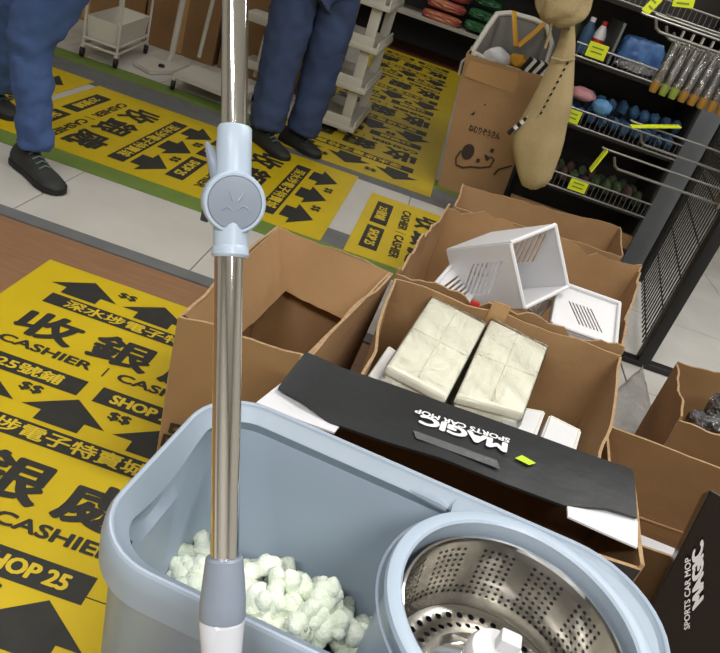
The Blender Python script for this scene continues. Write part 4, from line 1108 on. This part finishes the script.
# ------------------------------------------------------------------ black mesh panel with hooks
MX = 1.045
MP = thing('mesh_panel', 'black wire mesh display panel standing at the end of the shelving', 'display panel', (MX, 3.0, 0))
obj('frame_bar', box((MX-.01, 2.485, .8), (.045, .045, 1.6), None, .004), 'mesh_black', MP)
obj('frame_bar', box((1.215, 3.45, .8), (.03, .03, 1.6), None, .004), 'mesh_black', MP)
obj('foot', box((MX+.06, 2.485, .012), (.3, .05, .022), None, .004), 'mesh_black', MP)
def mx(y): return MX-.01+.18*(y-2.5)/.95
n_ = 19
for k in range(n_):
    y = 2.53+.9*k/(n_-1)
    obj('wire', tube(bmesh.new(), [(mx(y), y, .03), (mx(y), y, 1.58)], .003, 6), 'mesh_black', MP)
for k in range(12):
    z = .05+.135*k
    obj('cross_wire', tube(bmesh.new(), [(mx(2.5)+.005, 2.5, z), (mx(3.45)+.005, 3.45, z)], .003, 6), 'mesh_black', MP)
def hook(label, y, zu, zl, xt_u, xt_l, tag_kind):
    T = thing('display_hook', label, 'hook', (mx(y), y, zl), 'chrome display hooks')
    obj('upper_wire', tube(bmesh.new(), [(mx(y), y, zu), (xt_u, y, zu), (xt_u-.012, y, zu+.002)], .004, 8), 'wire', T)
    obj('lower_wire', tube(bmesh.new(), [(mx(y), y, zl), (xt_l+.03, y, zl), (xt_l+.015, y, zl+.008), (xt_l, y, zl+.035)], .005, 8), 'wire', T)
    obj('bracket', box((mx(y)-.006, y, (zu+zl)/2), (.008, .05, zu-zl+.03)), 'wire', T, False)
    if tag_kind == 1: obj('price_card', box((xt_u-.004, y, zu-.045), (.004, .05, .09), Matrix.Rotation(.25, 3, 'Y')), 'tag', T, False)
    if tag_kind == 2: obj('price_card', box((xt_u+.075, y-.02, zu+.012), (.17, .05, .004), Matrix.Rotation(-.33, 3, 'Y')), 'tag', T, False)
yA, yB = 2.82, 2.69
hook('double wire hook with its yellow tag lying flat, upper of the pair', yA, atY(680, 138, yA).z, atY(690, 161, yA).z, atY(634, 120, yA).x, atY(639, 137, yA).x, 2)
hook('double wire hook with its yellow tag hanging down, lower of the pair', yB, atY(660, 168, yB).z, atY(680, 191, yB).z, atY(606, 147, yB).x, atY(613, 160, yB).x, 1)
for k, (u, v, y) in enumerate(((655, 6, 2.7), (662, 22, 2.78), (668, 32, 2.88))):
    p = atY(u, v, y)
    hook(('long wire hook at the top right, nearest', 'long wire hook at the top right, middle one', 'long wire hook at the top right, farthest')[k], y, 1.10+.01*k, 1.065-.012*k, p.x-.02, p.x+.02, 0)
price('yellow price tag at the tip of the top right hooks', atY(652, 5, 2.72), .03, .06, .4)
price('yellow price tag among the top right wires', atY(684, 1, 2.84), .07, .04, -.2)
# hanging packs
for k in range(9):
    y = 2.74; u = 652+9.5*k; v = 92+3.3*k
    p = atY(u, v, y); x = p.x; z0 = p.z; z1 = z0+.185; s_ = V((.028, 0, 0))
    T = thing('blister_pack', ['tall clear pack with amber end, first on the top right hook', 'tall clear pack with lime end, second on the top right hook', 'tall clear pack third on the top right hook', 'tall clear pack fourth on the top right hook', 'tall clear pack fifth on the top right hook', 'tall clear pack sixth on the top right hook', 'tall clear pack seventh on the top right hook', 'tall clear pack eighth on the top right hook', 'tall clear pack nearest the mesh panel on the top right hook'][k], 'packet', (x, y, z0), 'clear packs hanging on the top right hook')
    obj('blister', tube(bmesh.new(), [(x, y, z0+.03), (x+.002, y, z0+.06), (x+.004, y, z0+.13), (x+.006, y, z0+.165), (x+.007, y, z1)], [.014, .017, .016, .012, .006], 10), 'blister', T)
    obj('contents', tube(bmesh.new(), [(x, y, z0), (x, y, z0+.02), (x+.001, y, z0+.055), (x+.002, y, z0+.075)], [.012, .0155, .014, .005], 10), 'lime' if k in (1, 2) else 'amber', T)
    obj('backing_card', box((x+.002, y+.024, z0+.085), (.006, .05, .17)), 'teal' if k == 0 else 'off_white', T, False)
    obj('hang_tab', box((x+.007, y, z1+.01), (.004, .02, .03)), 'off_white', T, False)

# ------------------------------------------------------------------ far shelf with bags
FS = thing('low_shelf', 'low white-edged shelf at the far end of the aisle', 'shelf', (-.3, 8.7, 0))
obj('shelf_board', box((-.5, 8.75, .37), (2.6, .9, .03)), 'off_white', FS, False)
obj('back_panel', box((-.5, 9.22, .8), (2.6, .03, 1.6)), 'shelf_dark', FS, False)
obj('kick_panel', box((-.5, 9.15, .17), (2.6, .03, .34)), 'shelf_dark', FS, False)
obj('shelf_board', box((-.5, 8.85, 1.0), (2.6, .7, .03)), 'off_white', FS, False)
for x in (-1.77, .77): obj('side_panel', box((x, 8.8, .8), (.03, .85, 1.6)), 'shelf_dark', FS, False)
def bag(label, u, v, y, s, m, seed, grp):
    p = atY(u, v, y); o = lump('snack_bag', p, s, m, None, seed, .12, 4, 3, 4.); tag(o, label, 'bag', grp)
bag('pink bag lying at the front of the far shelf', 442, 18, 8.55, (.21, .14, .05), 'pink_bag', 1, 'bags on the far shelf')
bag('pink bag lying on top of the front pink bag', 447, 6, 8.65, (.21, .14, .05), 'pink_bag', 2, 'bags on the far shelf')
bag('uppermost pink bag at the back of the far shelf', 452, -5, 8.8, (.21, .14, .05), 'pink_bag', 3, 'bags on the far shelf')
bag('green bag at the front of the far shelf', 478, 27, 8.55, (.15, .14, .05), 'green_bag', 4, 'bags on the far shelf')
bag('green bag in the middle of the green pile on the far shelf', 483, 16, 8.62, (.15, .14, .05), 'green_bag', 5, 'bags on the far shelf')
bag('uppermost green bag on the far shelf', 490, 3, 8.75, (.15, .14, .05), 'green_bag', 6, 'bags on the far shelf')
